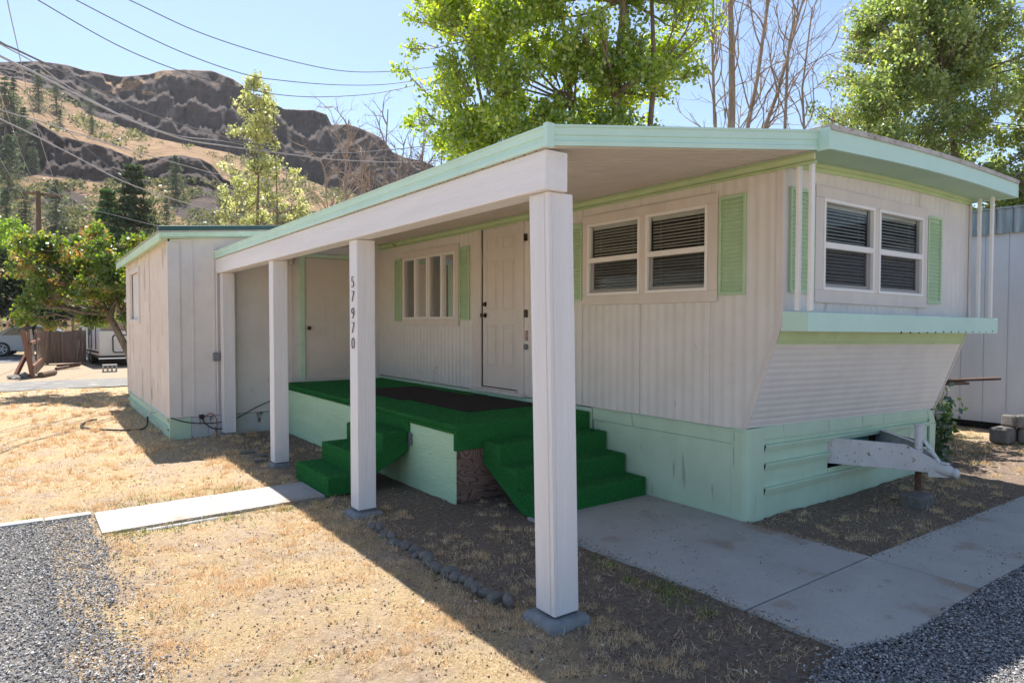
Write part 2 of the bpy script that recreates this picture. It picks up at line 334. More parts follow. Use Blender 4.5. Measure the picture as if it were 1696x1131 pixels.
def groundmat():
    m = bpy.data.materials.new('dry_lawn_soil'); m.use_nodes = True; nt = m.node_tree; N = nt.nodes; L = nt.links; b = N['Principled BSDF']
    b.inputs['Roughness'].default_value = .95; b.inputs['Specular IOR Level'].default_value = .1
    tc = N.new('ShaderNodeTexCoord')
    def nz(s, d=6, r=.65):
        n = N.new('ShaderNodeTexNoise'); n.inputs['Scale'].default_value = s; n.inputs['Detail'].default_value = d; n.inputs['Roughness'].default_value = r; L.new(tc.outputs['Object'], n.inputs['Vector']); return n.outputs['Fac']
    def ramp(f, st):
        r = N.new('ShaderNodeValToRGB'); el = r.color_ramp.elements
        while len(el) < len(st): el.new(.5)
        for e, (p, c) in zip(el, st): e.position = p; e.color = (*c, 1) if len(c) == 3 else c
        L.new(f, r.inputs[0]); return r.outputs[0]
    def mix(f, a, c):
        x = N.new('ShaderNodeMix'); x.data_type = 'RGBA'; L.new(f, x.inputs['Factor']); L.new(a, x.inputs['A']); L.new(c, x.inputs['B']); return x.outputs['Result']
    g = (0, 0, 0); wv = (1, 1, 1)
    soil = ramp(nz(18, 8, .75), [(.3, (.18, .13, .09)), (.46, (.39, .295, .205)), (.66, (.54, .43, .32))])
    straw = ramp(nz(55, 4, .8), [(.3, (.21, .14, .075)), (.48, (.50, .37, .21)), (.7, (.66, .52, .33))])
    pm = ramp(nz(1.6, 7, .7), [(.42, g), (.56, wv)])
    c = mix(pm, soil, straw)
    gr = ramp(nz(3.2, 6, .7), [(.60, g), (.70, (.55, .55, .55))])
    grc = ramp(nz(60, 3), [(.3, (.13, .17, .05)), (.7, (.30, .30, .11))])
    c = mix(gr, c, grc)
    dk = ramp(nz(120, 3), [(.62, g), (.70, (.7, .7, .7))]); dc = ramp(nz(5), [(.3, (.09, .065, .045)), (.7, (.15, .11, .08))]); c = mix(dk, c, dc)
    # bare, greyer earth under the porch roof and round the home, sand beyond the lane: by place
    sx = N.new('ShaderNodeSeparateXYZ'); L.new(tc.outputs['Object'], sx.inputs[0])
    def lin(s, a, bb):
        mr = N.new('ShaderNodeMapRange'); mr.inputs[1].default_value = a; mr.inputs[2].default_value = bb; mr.interpolation_type = 'SMOOTHSTEP'; L.new(s, mr.inputs[0]); return mr.outputs[0]
    def mul(a, c2):
        x = N.new('ShaderNodeMath'); x.operation = 'MULTIPLY'; L.new(a, x.inputs[0]); L.new(c2, x.inputs[1]); return x.outputs[0]
    ad = N.new('ShaderNodeMath'); ad.operation = 'MULTIPLY_ADD'; L.new(nz(2.5), ad.inputs[0]); ad.inputs[1].default_value = .8; L.new(sx.outputs['X'], ad.inputs[2])
    bare = mul(mul(lin(ad.outputs[0], -2.35, -1.9), lin(sx.outputs['Y'], 7, 6.6)), lin(sx.outputs['X'], 6.4, 5))
    earth = ramp(nz(30, 7, .75), [(.3, (.14, .10, .075)), (.5, (.25, .19, .145)), (.7, (.35, .28, .22))])
    c = mix(bare, c, earth)
    sand = ramp(nz(8, 8, .75), [(.3, (.27, .21, .15)), (.7, (.42, .335, .245))])
    c = mix(lin(sx.outputs['Y'], 18.3, 19), c, sand)
    far = ramp(nz(.12, 8, .7), [(.3, (.20, .19, .09)), (.6, (.40, .31, .17))])
    c = mix(lin(sx.outputs['Y'], 36, 42), c, far)
    L.new(c, b.inputs['Base Color'])
    bp = N.new('ShaderNodeBump'); bp.inputs['Strength'].default_value = 1.0; bp.inputs['Distance'].default_value = .03
    L.new(nz(45, 8, .8), bp.inputs['Height']); L.new(bp.outputs[0], b.inputs['Normal']); return m
tag(gridmesh('ground', co, q, groundmat()), kind='structure')

# concrete paths
def slab(name, poly, z0, z1, m, bevel=.012):
    mb = MB(); mb.prism(poly, lambda x, y: (x, y, z0), lambda x, y: (x, y, z1)); return mb.build(name, m, bevel=bevel, seg=2)
def path_slab(poly, z1=.012):
    return tag(slab('path', poly, -.08, z1, M['concrete'], .005), kind='structure')
path_slab([(-1.36, 1.12), (-1.37, .62), (-1.45, .5), (-1.43, -1.0), (.003, -.985), (.003, 1.12)])
path_slab([(-1.43, -1.012), (-1.42, -1.56), (-1.0, -1.68), (-.03, -1.65), (-.03, -.997), (-.03, -.997)][:5])
path_slab([(-.018, -.985), (-.018, -1.65), (4.2, -1.74), (4.2, -1.05)])
path_slab([(4.212, -1.05), (4.212, -1.74), (9, -1.82), (9, -1.12)])
path_slab([(-4.25, 3.33), (-4.24, 2.66), (-3.35, 2.70), (-3.35, 3.37)], .018)
path_slab([(-3.348, 3.37), (-3.348, 2.70), (-2.47, 2.74), (-2.47, 3.40)], .016)
for k, (x0, x1, y0, z) in enumerate([(-5.9, -4.95, 3.36, .02), (-4.94, -4.6, 3.33, .028), (-4.59, -4.27, 3.33, .024)]):
    mb = MB(); mb.box(x0, x1, y0 - .05, y0 + .05, -.1, z)
    tag(mb.build('kerb_stone', M['concrete'], bevel=.012, seg=2), ['long pale concrete edging strip between grass and gravel, at the left frame edge', 'middle short piece of pale edging between grass and gravel', 'pale edging piece touching the sunlit concrete path'][k], 'edging', 'concrete edging of the left gravel')
mb = MB(); mb.prism([(-4.02, 2.60), (-3.75, 2.595), (-3.42, 2.62), (-3.40, 2.66), (-3.7, 2.65), (-3.98, 2.64)], lambda x, y: (x, y, -.05), lambda x, y: (x, y, .004))
tag(mb.build('broken_edging', M['concrete'], bevel=.01), 'thin broken strip of concrete along the near side of the sunlit path', 'edging')

# gravel lane beyond the lawn, street beyond the fence
mb = MB(); P = []
for i in range(60):
    x = -60 + i * 2; e = .18 * noise.noise(Vector((x * .7, 1, 0)))
    P.append([(x, 16.0 + e, .008), (x, 17.3, .02), (x, 18.7 + e, .008)])
mb.grid(P)
M['lane'] = mat('lane_gravel', (.23, .22, .21), (.17, .165, .155), 30, .95, .6, 80, spots=[((.28, .26, .23), 2, .55, (1, 1, 1))], spec=.1)
tag(mb.build('lane', M['lane']), kind='structure')
M['asphalt'] = mat('asphalt', (.16, .16, .165), (.11, .11, .115), 30, .9, .3, 80)
mb = MB(); mb.grid([[(-60, 29.2, .006), (-60, 37, .006)], [(60, 29.2, .006), (60, 37, .006)]])
tag(mb.build('street', M['asphalt']), kind='structure')

# gravel
def pebbles(name, pts, size, m, label):
    n = len(pts)
    o8 = np.array([(1, 0, 0), (0, 1, 0), (-1, 0, 0), (0, -1, 0), (0, 0, 1), (0, 0, -1)], float)
    tri = [(0, 1, 4), (1, 2, 4), (2, 3, 4), (3, 0, 4), (1, 0, 5), (2, 1, 5), (3, 2, 5), (0, 3, 5)]
    sc = size * (rng.uniform(.55, 1.3, (n, 1, 1))) * np.stack([rng.uniform(.7, 1.2, n), rng.uniform(.6, 1, n), rng.uniform(.45, .8, n)], -1)[:, None, :]
    v = o8[None] * sc + rng.normal(size=(n, 6, 3)) * size * .16
    a = rng.uniform(0, 6.28, n); ca, sa = np.cos(a)[:, None], np.sin(a)[:, None]; t = rng.uniform(-.6, .6, n)[:, None]
    x, y, z = v[..., 0], v[..., 1], v[..., 2]; y, z = y * np.cos(t) - z * np.sin(t), y * np.sin(t) + z * np.cos(t)
    v = np.stack([x * ca - y * sa, x * sa + y * ca, z], -1) + pts[:, None, :]
    V = v[:, np.array(tri).ravel(), :].reshape(-1, 3)
    o = fastmesh(name, V, 3, m, np.repeat(rng.uniform(0, 1, n), 8)); return tag(o, label, 'gravel', kind='stuff')
M['pebble'] = rndmat('grey_gravel', [(0, (.09, .092, .096)), (.45, (.21, .21, .215)), (.85, (.36, .35, .34)), (1, (.56, .52, .47))], .75, .3)
M['pebblebed'] = mat('gravel_bed', (.10, .095, .09), (.17, .15, .13), 60, .95, .6, 120)
def vn(x, y, s, o=0): return noise.noise(Vector((x * s, y * s, o)))
L_ = []
for _ in range(120000):
    x = random.uniform(-6.3, -3.9); y = random.uniform(-2.2, 3.3)
    edge = -4.33 + .10 * vn(x, y, 1.5) + (.06 if y > 1.2 else 0) + .04 * (y < .5)
    d = x - edge
    if d < 0 or random.random() < math.exp(-d * 9) * .35: 
        if random.random() < .86 - .5 * max(0, vn(x, y, 3, 7)): L_.append((x, y, random.uniform(.0, .016)))
gl = np.array(L_); pebbles('gravel', gl, .0075, M['pebble'], 'dark grey crushed gravel in the sunlit left corner')
mb = MB(); P = []
for i in range(40):
    y = -2.4 + i * (5.72 / 39); e = -4.40 + .07 * vn(0, y, 1.5)
    P.append([(-6.6, y, .004), (e - .3, y, .004), (e, y, -.03)])
mb.grid(P); tag(mb.build('gravel_bed', M['pebblebed'], smooth=True), kind='structure')
L_ = []
for _ in range(120000):
    x = random.uniform(-2.4, 3.4); y = random.uniform(-3.0, -1.5)
    lim = (-1.67 if x > -1.0 else (-1.67 + (-1 - x) * .25 if x > -1.42 else -1.56 - (-1.42 - x) * .12)) + .03 * vn(x, y, 4)
    d = y - lim
    if d < 0 or random.random() < math.exp(-d * 22) * .3:
        if not (x > -1.42 and d > .012): L_.append((x, y, random.uniform(.0, .018)))
gr_ = np.array(L_); pebbles('gravel', gr_, .0078, M['pebble'], 'blue grey crushed gravel in the shaded bottom right corner')
mb = MB(); P = []
for i in range(60):
    x = -2.2 + i * .19; lim = -1.72 + .03 * vn(x, 0, 4)
    P.append([(x, -4.6, .004), (x, lim - .12, .006), (x, lim, -.03)])
mb.grid(P); tag(mb.build('gravel_bed', M['pebblebed'], smooth=True), kind='structure')

# ------------------------------------------------------------------ grass
M['straw'] = leafmat('dry_grass_blades', [(0, (.24, .15, .075)), (.25, (.50, .36, .19)), (.65, (.74, .58, .36)), (1, (.88, .79, .60))], .25, .03)
M['weed'] = leafmat('green_weed_blades', [(0, (.07, .10, .025)), (.5, (.15, .19, .05)), (1, (.36, .33, .11))], .35, .04)
def in_rect(x, y, a, b, c, d): return (x > a) & (x < b) & (y > c) & (y < d)
def blocked(x, y, pad=0):
    k = in_rect(x, y, -1.47 - pad, .1, -1.6, 1.2) | in_rect(x, y, -.1, 9.5, -1.85, -1.0 + pad) | in_rect(x, y, -4.26, -2.45, 2.67, 3.36) | in_rect(x, y, -3.12, 4, 6.85, 11.9)
    k |= in_rect(x, y, 0, 3.6, -.02, 12) | in_rect(x, y, -1.64, .1, 1.8, 7) | in_rect(x, y, -2.5, -1.6, 2.7, 3.65) | ((y > 15.9)) | in_rect(x, y, -1.6, 5, -5, -1.6)
    return k
def patch(x, y, s, o): 
    return np.array([noise.noise(Vector((a * s, b * s, o))) + .5 * noise.noise(Vector((a * s * 2.7, b * s * 2.7, o + 5))) for a, b in zip(x, y)])
def sample_ground(n, near, far, u0=-60, u1=1760):
    d = near * (far / near) ** rng.random(n); u = rng.uniform(u0, u1, n)
    P = CAM[None, :2] + (FW[None, :2] + RT[None, :2] * ((u - 848) / FPX)[:, None]) * d[:, None]; return P[:, 0], P[:, 1], d
def blades(name, x, y, d, m, hgt, wid, label, lie=.7):
    n = len(x); z = gh(x, y); base = np.stack([x, y, z - .002], -1)
    a = rng.uniform(0, 2 * np.pi, n); el = np.clip(rng.normal(lie, .45, n), .02, 1.45)   # angle from horizontal
    h = hgt * rng.uniform(.4, 1.5, n) * np.clip(d / 6, .8, 1.6)
    dr = np.stack([np.cos(a) * np.cos(el), np.sin(a) * np.cos(el), np.sin(el)], -1)
    sd = unit(np.cross(dr, unit(rng.normal(size=(n, 3))))) * (wid * np.clip(d / 5, .7, 2.5))[:, None] / 2
    tip = base + dr * h[:, None]
    V = np.stack([base - sd, base + sd, tip], 1).reshape(-1, 3)
    return tag(fastmesh(name, V, 3, m, rng.beta(2, 2, n)), label, 'grass', kind='stuff')
x, y, d = sample_ground(300000, 3.0, 20)
k = ~blocked(x, y) & ~((x < -4.28) & (y < 3.3) & (rng.random(len(x)) > .06)); x, y, d = x[k], y[k], d[k]
p = patch(x, y, 1.3, 0)
porch = (x > -2.2) & (y < 7)
keep = (rng.random(len(x)) < np.clip(.55 + 1.3 * p, .16, 1)) & ~(porch & (rng.random(len(x)) > np.where(x < 0, .10, .14) + np.clip(p * .5, 0, .4)))
x, y, d, p = x[keep], y[keep], d[keep], p[keep]
blades('dry_grass', x, y, d, M['straw'], .030, .0042, 'short straw coloured dead grass over the front yard', .45)
# clumps of upright dead stems
x0, y0, d0 = sample_ground(9000, 3.0, 18); k = ~blocked(x0, y0, .03) & ~((x0 < -4.2) & (y0 < 3.3)); x0, y0, d0 = x0[k], y0[k], d0[k]
p0 = patch(x0, y0, 1.3, 0); k = rng.random(len(x0)) < np.clip(.35 + 1.2 * p0, .08, 1) * np.where((x0 > -2.1) & (y0 < 7), .35, 1); x0, y0, d0 = x0[k], y0[k], d0[k]
ii = rng.choice(len(x0), 80000); x = x0[ii] + rng.normal(0, .022, len(ii)); y = y0[ii] + rng.normal(0, .022, len(ii)); d = d0[ii]; k = ~blocked(x, y); x, y, d = x[k], y[k], d[k]
blades('grass_clumps', x, y, d, M['straw'], .040, .0036, 'clumps of upright dead stems all over the dry yard', 1.0)
x, y, d = sample_ground(30000, 3.0, 9); k = (x < -3.9) & (x > -5) & (y < 3.3) & (rng.random(len(x)) < np.exp(-np.clip(-4.28 - x, 0, 9) * 6)); x, y, d = x[k], y[k], d[k]
blades('straw_on_gravel', x, y, d, M['straw'], .05, .0035, 'straw blown over the edge of the left gravel', .12)
x, y, d = sample_ground(50000, 3.0, 20)
k = ~blocked(x, y) & ~((x < -4.28) & (y < 3.3)); x, y, d = x[k], y[k], d[k]
p = patch(x, y, 1.1, 20); pp = (rng.random(len(x)) < np.clip((p - .22) * 1.5, 0, .8) * np.where((x > -2.3) & (x < 3.7), .12, 1) + np.clip((y - 12.5) * .12, 0, .35)); x, y, d = x[pp], y[pp], d[pp]
blades('green_grass', x, y, d, M['weed'], .030, .0045, 'thin green grass patches in the dry lawn', .9)
# taller dry stalks and tufts along the edging, footers and path edge
tx, ty, td = [], [], []
def tuft(cx, cy, n, r):
    for _ in range(n): tx.append(cx + random.gauss(0, r)); ty.append(cy + random.gauss(0, r)); td.append(6)
for i in range(80):
    t = random.random(); tuft(-2.53 + random.gauss(0, .12), -.6 + t * 2.6, 14, .035)
for i in range(120): 
    tuft(random.uniform(-2.3, -1.55), random.uniform(-1.6, 1.0), 12, .035)
for c in [(.9, -.45), (1.35, -.5), (1.95, -.6), (2.3, -.55), (.5, -.75), (1.2, -.85), (1.6, -.35), (2.9, -.6), (3.1, .1), (4.2, -.3), (5, .2), (5.6, -.4), (4.6, -.7), (6, .3)]: tuft(*c, 60, .07)
for i in range(150): tuft(random.uniform(-4.2, -2.8), random.uniform(-1.6, 2.5), 9, .03)
for i in range(60): tuft(random.uniform(3.7, 6.9), random.uniform(-.95, 1.3), 14, .06)
x = np.array(tx); y = np.array(ty); d = np.array(td, float); k = ~blocked(x, y); x, y, d = x[k], y[k], d[k]
blades('dry_weeds', x, y, d, M['straw'], .044, .0030, 'taller dry tufts and stalks along the edging stones and bare earth', .8)
tx, ty, td = [], [], []
for i in range(26): tuft(-1.52 + random.gauss(0, .04) - .05, random.uniform(-1.0, .2), 10, .03)
for i in range(14): tuft(-1.60 + random.gauss(0, .05), random.uniform(-.75, -.3), 22, .03)
for i in range(50): tuft(random.uniform(-4.2, -2.6), 2.6 + random.gauss(0, .06), 12, .04)
for i in range(50): tuft(random.uniform(-4.8, -3.0), 3.5 + random.gauss(0, .12), 12, .05)
for i in range(70): tuft(random.uniform(3.7, 6.9), random.uniform(-.95, 1.2), 16, .05)
for i in range(60): tuft(random.uniform(-4.8, -2.7), random.uniform(-1.5, 6), 6, .03)
x = np.array(tx); y = np.array(ty); d = np.array(td, float); k = ~blocked(x, y); x, y, d = x[k], y[k], d[k]
blades('green_weeds', x, y, d, M['weed'], .045, .006, 'small green weeds at the path edges and beside the home', .8)
# straw litter lying flat, pale leaf litter
n = 9000; x, y, d = sample_ground(n, 3, 12); k = ~blocked(x, y, -.02); x, y, d = x[k], y[k], d[k]
blades('straw_litter', x, y, d, M['straw'], .075, .0032, 'loose straw stems lying on the soil', .04)
n = 900; x, y, d = sample_ground(n, 3, 13); k = (~blocked(x, y)) & ((rng.random(n) < .25) | (x < -2.3)); x, y = x[k], y[k]
c = np.stack([x, y, gh(x, y) + .012], -1); nr = unit(rng.normal(size=(len(c), 3)) * .35 + np.array([0, 0, 1]))
M['litter'] = rndmat('leaf_litter', [(0, (.30, .15, .06)), (.45, (.50, .41, .30)), (1, (.72, .68, .62))])
V = leaf_quads(c, rng.uniform(.010, .028, len(c)), nr, .7)
tag(fastmesh('leaf_litter', V, 4, M['litter'], rng.random(len(c))), 'scattered pale dry leaves and chips on the ground', 'leaf litter', kind='stuff')
n = 11000; x, y, d = sample_ground(n, 3, 11); k = ~blocked(x, y, -.02) & (x > -4.3); x, y = x[k], y[k]
M['clod'] = rndmat('soil_clods', [(0, (.07, .05, .038)), (.6, (.17, .125, .09)), (.92, (.30, .24, .19)), (1, (.5, .46, .4))])
pebbles('soil_clods', np.stack([x, y, gh(x, y) + .002], -1), .0075, M['clod'], 'small stones and clods on the bare soil')
ex, ey = [], []
def along(x0, y0, x1, y1, n, sg):
    for _ in range(n):
        t = random.random(); L_ = math.hypot(x1 - x0, y1 - y0); o_ = random.gauss(0, sg); ex.append(x0 + (x1 - x0) * t - (y1 - y0) / L_ * o_); ey.append(y0 + (y1 - y0) * t + (x1 - x0) / L_ * o_)
along(-1.44, .6, -1.43, -1.55, 500, .045); along(-.02, -1.0, 5, -1.06, 600, .04); along(.0, -.9, .0, -.02, 350, .02); along(-4.25, 3.34, -2.5, 3.4, 300, .04); along(-4.25, 2.67, -2.5, 2.73, 300, .04); along(-1.3, -.9, -.1, .9, 160, .4); along(.2, -1.3, 3.5, -1.35, 160, .25); along(-4.2, 3.0, -2.6, 3.05, 60, .2)
ex, ey = np.array(ex), np.array(ey); pebbles('path_grit', np.stack([ex, ey, np.full(len(ex), .014)], -1), .0052, M['clod'], 'crumbs of soil and grit spilling over the concrete path edges')
k = rng.random(len(ex)) < .45; bx_, by_ = ex[k], ey[k]; n = len(bx_); aa = rng.uniform(0, 6.28, n); b0 = np.stack([bx_, by_, np.full(n, .017)], -1); dd = np.stack([np.cos(aa), np.sin(aa), rng.uniform(-.02, .12, n)], -1); sd_ = np.stack([-np.sin(aa), np.cos(aa), np.zeros(n)], -1) * .0016
tag(fastmesh('path_straw', np.stack([b0 - sd_, b0 + sd_, b0 + dd * rng.uniform(.02, .07, n)[:, None]], 1).reshape(-1, 3), 3, M['straw'], rng.random(n)), 'bits of straw blown onto the concrete paths', 'straw', kind='stuff')
# a few pebbles strayed onto the path
pts = np.array([(random.uniform(-.3, 2.2), -1.63 + abs(random.gauss(0, .05)), .04) for _ in range(60)]); pts[:, 2] = .04
pebbles('stray_gravel', pts, .008, M['pebble'], 'stray dark pebbles along the right edge of the concrete path')

# ------------------------------------------------------------------ mobile home
HOME = thing('mobile_home', (0, 0, 0), 'off white ribbed mobile home with mint green skirting, slanted front end and green shutters', 'mobile home')
OV, W = .29, 3.50
def tz(x, z):        # the front end sags slightly towards the far side
    wgt = z / .75 if z < .75 else (1 - .5 * (z - .75) / .95 if z < 1.7 else max(0, .5 * (2.2 - z) / .5))
    return z - .10 * (x / 3.5) * wgt
def Tside(a, b, d): return (-d, a, b)             # a along the wall, b up, d outwards
def Tfront(a, b, d): return (a, -OV - d, tz(a, b) if b < 2.2 else b)
def tb(mb, T, a0, a1, b0, b1, d0, d1):
    return mb.hexa([T(a0, b0, d0), T(a1, b0, d0), T(a1, b0, d1), T(a0, b0, d1), T(a0, b1, d0), T(a1, b1, d0), T(a1, b1, d1), T(a0, b1, d1)])
SEAMS = [.34 + .813 * k for k in range(-1, 10)]
def prof(a, seams, per=.1016, amp=.0065):
    d = amp * (.5 + .5 * math.cos(2 * math.pi * a / per)) ** 1.3
    for s_ in seams:
        t = abs(a - s_)
        if t < .003: d = -.010
        elif t < .012: d = amp * .3
    return d
def ribwall(mb, T, a0, a1, zfun, holes, seams, st=.0127, per=.1016, amp=.0065):
    """vertical ribbed sheet with rectangular holes (a0,a1,z0,z1); zfun(a)->(zlo,zhi)"""
    ed = set(np.round(np.arange(a0, a1, st), 4)) | {a0, a1}
    for h in holes: ed |= {h[0], h[1]}
    for s_ in seams:
        for t in (-.012, -.003, .003, .012): 
            if a0 < s_ + t < a1: ed.add(round(s_ + t, 4))
    ed = sorted(ed)
    for A, B in zip(ed[:-1], ed[1:]):
        if B - A < 1e-5: continue
        mid = (A + B) / 2; la, ha = zfun(A); lb, hb = zfun(B); cuts = [(la, lb)]
        for h in sorted(holes, key=lambda h: h[2]):
            if h[0] < mid < h[1]: cuts += [(h[2], h[2]), (h[3], h[3])]
        cuts.append((ha, hb)); da, db = prof(A, seams, per, amp), prof(B, seams, per, amp)
        for k in range(0, len(cuts), 2):
            mb.face([T(A, cuts[k][0], da), T(B, cuts[k][1], db), T(B, cuts[k + 1][1], db), T(A, cuts[k + 1][0], da)])
def weld(o, smooth=True):
    import bmesh
    bm = bmesh.new(); bm.from_mesh(o.data); bmesh.ops.remove_doubles(bm, verts=bm.verts, dist=.0008); bmesh.ops.recalc_face_normals(bm, faces=bm.faces)
    bm.to_mesh(o.data); bm.free()
    if smooth: o.data.polygons.foreach_set('use_smooth', [True] * len(o.data.polygons)); o.data.set_sharp_from_angle(angle=R_(40))
W1 = (.36, 1.88, 1.87, 2.63); W2 = (4.49, 6.03, 1.65, 2.57); DR = (3.07, 3.87, .79, 2.82)
mb = MB()
ribwall(mb, Tside, -OV, 11.8, lambda a: (.75 if a >= 0 else .75 + (-a / OV) * .80, 2.86), [W1, W2, DR], SEAMS)
for a in (6.9,): pass
o = mb.build('side_wall', M['siding'], HOME); weld(o)
# front wall: upper, and slanted lower panel with horizontal ribs
WF = (.55, 2.37, 1.88, 2.63)
mb = MB(); ribwall(mb, Tfront, 0, W, lambda a: (1.60, 2.90), [WF], [2.30, 2.56], per=.105)
o = mb.build('front_wall', M['siding_white'], HOME); weld(o)
mb = MB(); P = []
for i in range(0, 101):
    t = i / 100; z = .765 + t * (1.60 - .765); rib = .0065 * (abs(math.sin(math.pi * z / .052)) ** .6) if z < 1.46 else .0
    yy = -OV * t - rib
    P.append([(x_, yy, tz(x_, z)) for x_ in np.linspace(0, W - .08 * (1 - t), 6)])
mb.grid(P); o = mb.build('slanted_panel', M['siding_white'], HOME); weld(o)
mb = MB()
def yslant(z, d=0): return -OV * (z - .765) / .835 - d
for z0, z1, d in ((1.47, 1.56, .012), (1.445, 1.467, .008)):
    mb.hexa([(.02, yslant(z0, 0), tz(0, z0)), (W - .03, yslant(z0, 0), tz(W, z0)), (W - .03, yslant(z0, d), tz(W, z0)), (.02, yslant(z0, d), tz(0, z0)),
             (.02, yslant(z1, 0), tz(0, z1)), (W - .03, yslant(z1, 0), tz(W, z1)), (W - .03, yslant(z1, d), tz(W, z1)), (.02, yslant(z1, d), tz(0, z1))])
mb.build('panel_band', M['limegreen'], HOME)
# corner trims
for sd in (0, 1):
    mb = MB()
    if sd == 0: mb.box(-.014, .0, -OV - .01, -OV + .035, 1.58, 2.86); mb.box(-.014, .035, -OV - .022, -OV - .010, 1.58, 2.86)
    else: mb.box(W - .03, W + .014, -OV - .022, -OV - .010, 1.60, 2.88)
    x0, x1, sh_ = ((-.014, .004, 0), (W - .07, W - .05, .05))[sd]
    mb.hexa([(x0, .0 - .012, tz(x0, .76)), (x1, -.012, tz(x0, .76)), (x1, .03, tz(x0, .76)), (x0, .03, tz(x0, .76)),
             (x0 + sh_, -OV - .012, tz(x0, 1.58)), (x1 + sh_, -OV - .012, tz(x0, 1.58)), (x1 + sh_, -OV + .03, tz(x0, 1.58)), (x0 + sh_, -OV + .03, tz(x0, 1.58))])
    mb.build('corner_trim', M['trim'], HOME, bevel=.002)
# other walls (seen from the side only)
mb = MB(); mb.face([(W, 0, .75), (W, 11.8, .75), (W, 11.8, 2.88), (W, 0, 2.88)]); mb.face([(W, -OV, 1.5), (W, 0, .70), (W, 0, 2.88), (W, -OV, 2.88)]); mb.face([(0, 11.8, .0), (0, 11.8, 2.86), (W, 11.8, 2.86), (W, 11.8, 0)])
mb.box(W - .04, W - .01, .1, 11.8, 0, .74); mb.build('rear_wall', M['siding_white'], HOME)
# roof
mb = MB(); P = []
for y_ in (-.675, 12.0):
    P.append([(x_, y_, 3.012 + .055 * (x_ / 3.66) + .10 * math.sin(math.pi * x_ / 3.66) * .35) for x_ in np.linspace(-.02, 3.68, 15)])
P2 = [[(p[0], p[1], p[2] + .018) for p in row] for row in P]
mb.grid(P); mb.grid(P2); mb.grid([P[0], P2[0]]); mb.grid([P[1], P2[1]]); mb.grid([[r[0] for r in P], [r[0] for r in P2]]); mb.grid([[r[-1] for r in P], [r[-1] for r in P2]])
mb.build('roof', M['roofmetal'], HOME)
mb = MB()                       # front fascia, follows the bowed roof edge
X_ = np.linspace(0, 3.66, 15)
def rt(x_): return 3.010 + .055 * (x_ / 3.66) + .035 * math.sin(math.pi * x_ / 3.66)
for a, b in zip(X_[:-1], X_[1:]):
    for (zz, h, y0, y1) in ((0, .15, -.665, -.64),):
        mb.hexa([(a, y0, rt(a) - h), (b, y0, rt(b) - h), (b, y1, rt(b) - h), (a, y1, rt(a) - h), (a, y0, rt(a) - .002), (b, y0, rt(b) - .002), (b, y1, rt(b) - .002), (a, y1, rt(a) - .002)])
mb.box(-.02, .0, -.668, -.575, 2.855, 3.012); mb.box(3.66, 3.68, -.668, 11.9, 2.91, 3.06)
o = mb.build('fascia', M['aqua'], HOME)
mb = MB()
for i in range(0, 90):           # drip edge of worn metal with screw heads
    pass
for a, b in zip(X_[:-1], X_[1:]):
    mb.hexa([(a, -.678, rt(a) - .016), (b, -.678, rt(b) - .016), (b, -.667, rt(b) - .016), (a, -.667, rt(a) - .016), (a, -.678, rt(a) + .022), (b, -.678, rt(b) + .022), (b, -.667, rt(b) + .022), (a, -.667, rt(a) + .022)])
for x_ in np.arange(.1, 3.6, .42): mb.tube([(x_, -.678, rt(x_) + .004), (x_, -.684, rt(x_) + .004)], .007, 8)
mb.build('drip_edge', M['roofmetal'], HOME)
mb = MB(); ns = 16
def sz(x_): return rt(x_) - .145
for i in range(ns):
    y0 = -.641 + i * (.641 - OV) / ns; y1 = y0 + (.641 - OV) / ns - .003
    for a, b in zip(X_[:-1], X_[1:]): mb.face([(a, y0, sz(a)), (b, y0, sz(b)), (b, y1, sz(b)), (a, y1, sz(a))])
for a, b in zip(X_[:-1], X_[1:]): mb.face([(a, -.641, sz(a) + .004), (b, -.641, sz(b) + .004), (b, -OV + .02, sz(b) + .004), (a, -OV + .02, sz(a) + .004)])
mb.build('soffit', M['soffit'], HOME)
mb = MB()
for a, b in zip(X_[:-1], X_[1:]):
    a = max(a, .03); b = min(b, W)
    for (d_, h0, h1) in ((.03, .034, .001), (.016, .066, .0345)):
        mb.hexa([(a, -OV - d_, sz(a) - h0), (b, -OV - d_, sz(b) - h0), (b, -OV - .004, sz(b) - h0), (a, -OV - .004, sz(a) - h0), (a, -OV - d_, sz(a) - h1), (b, -OV - d_, sz(b) - h1), (b, -OV - .004, sz(b) - h1), (a, -OV - .004, sz(a) - h1)])
mb.build('frieze_trim', M['limegreen'], HOME)
mb = MB(); P = []                   # rolled green roof edge along the porch side
for y_ in (-.57, 11.9):
    P.append([(-.012 - .035 * math.sin(t), y_, 2.79 + .075 * (1 - math.cos(t)) / 2 + .004) for t in np.linspace(0, math.pi * .95, 9)])
mb.grid(P); mb.box(-.03, -.006, -.57, 11.9, 2.775, 2.79); mb.build('roof_edge', M['limegreen'], HOME, smooth=True)
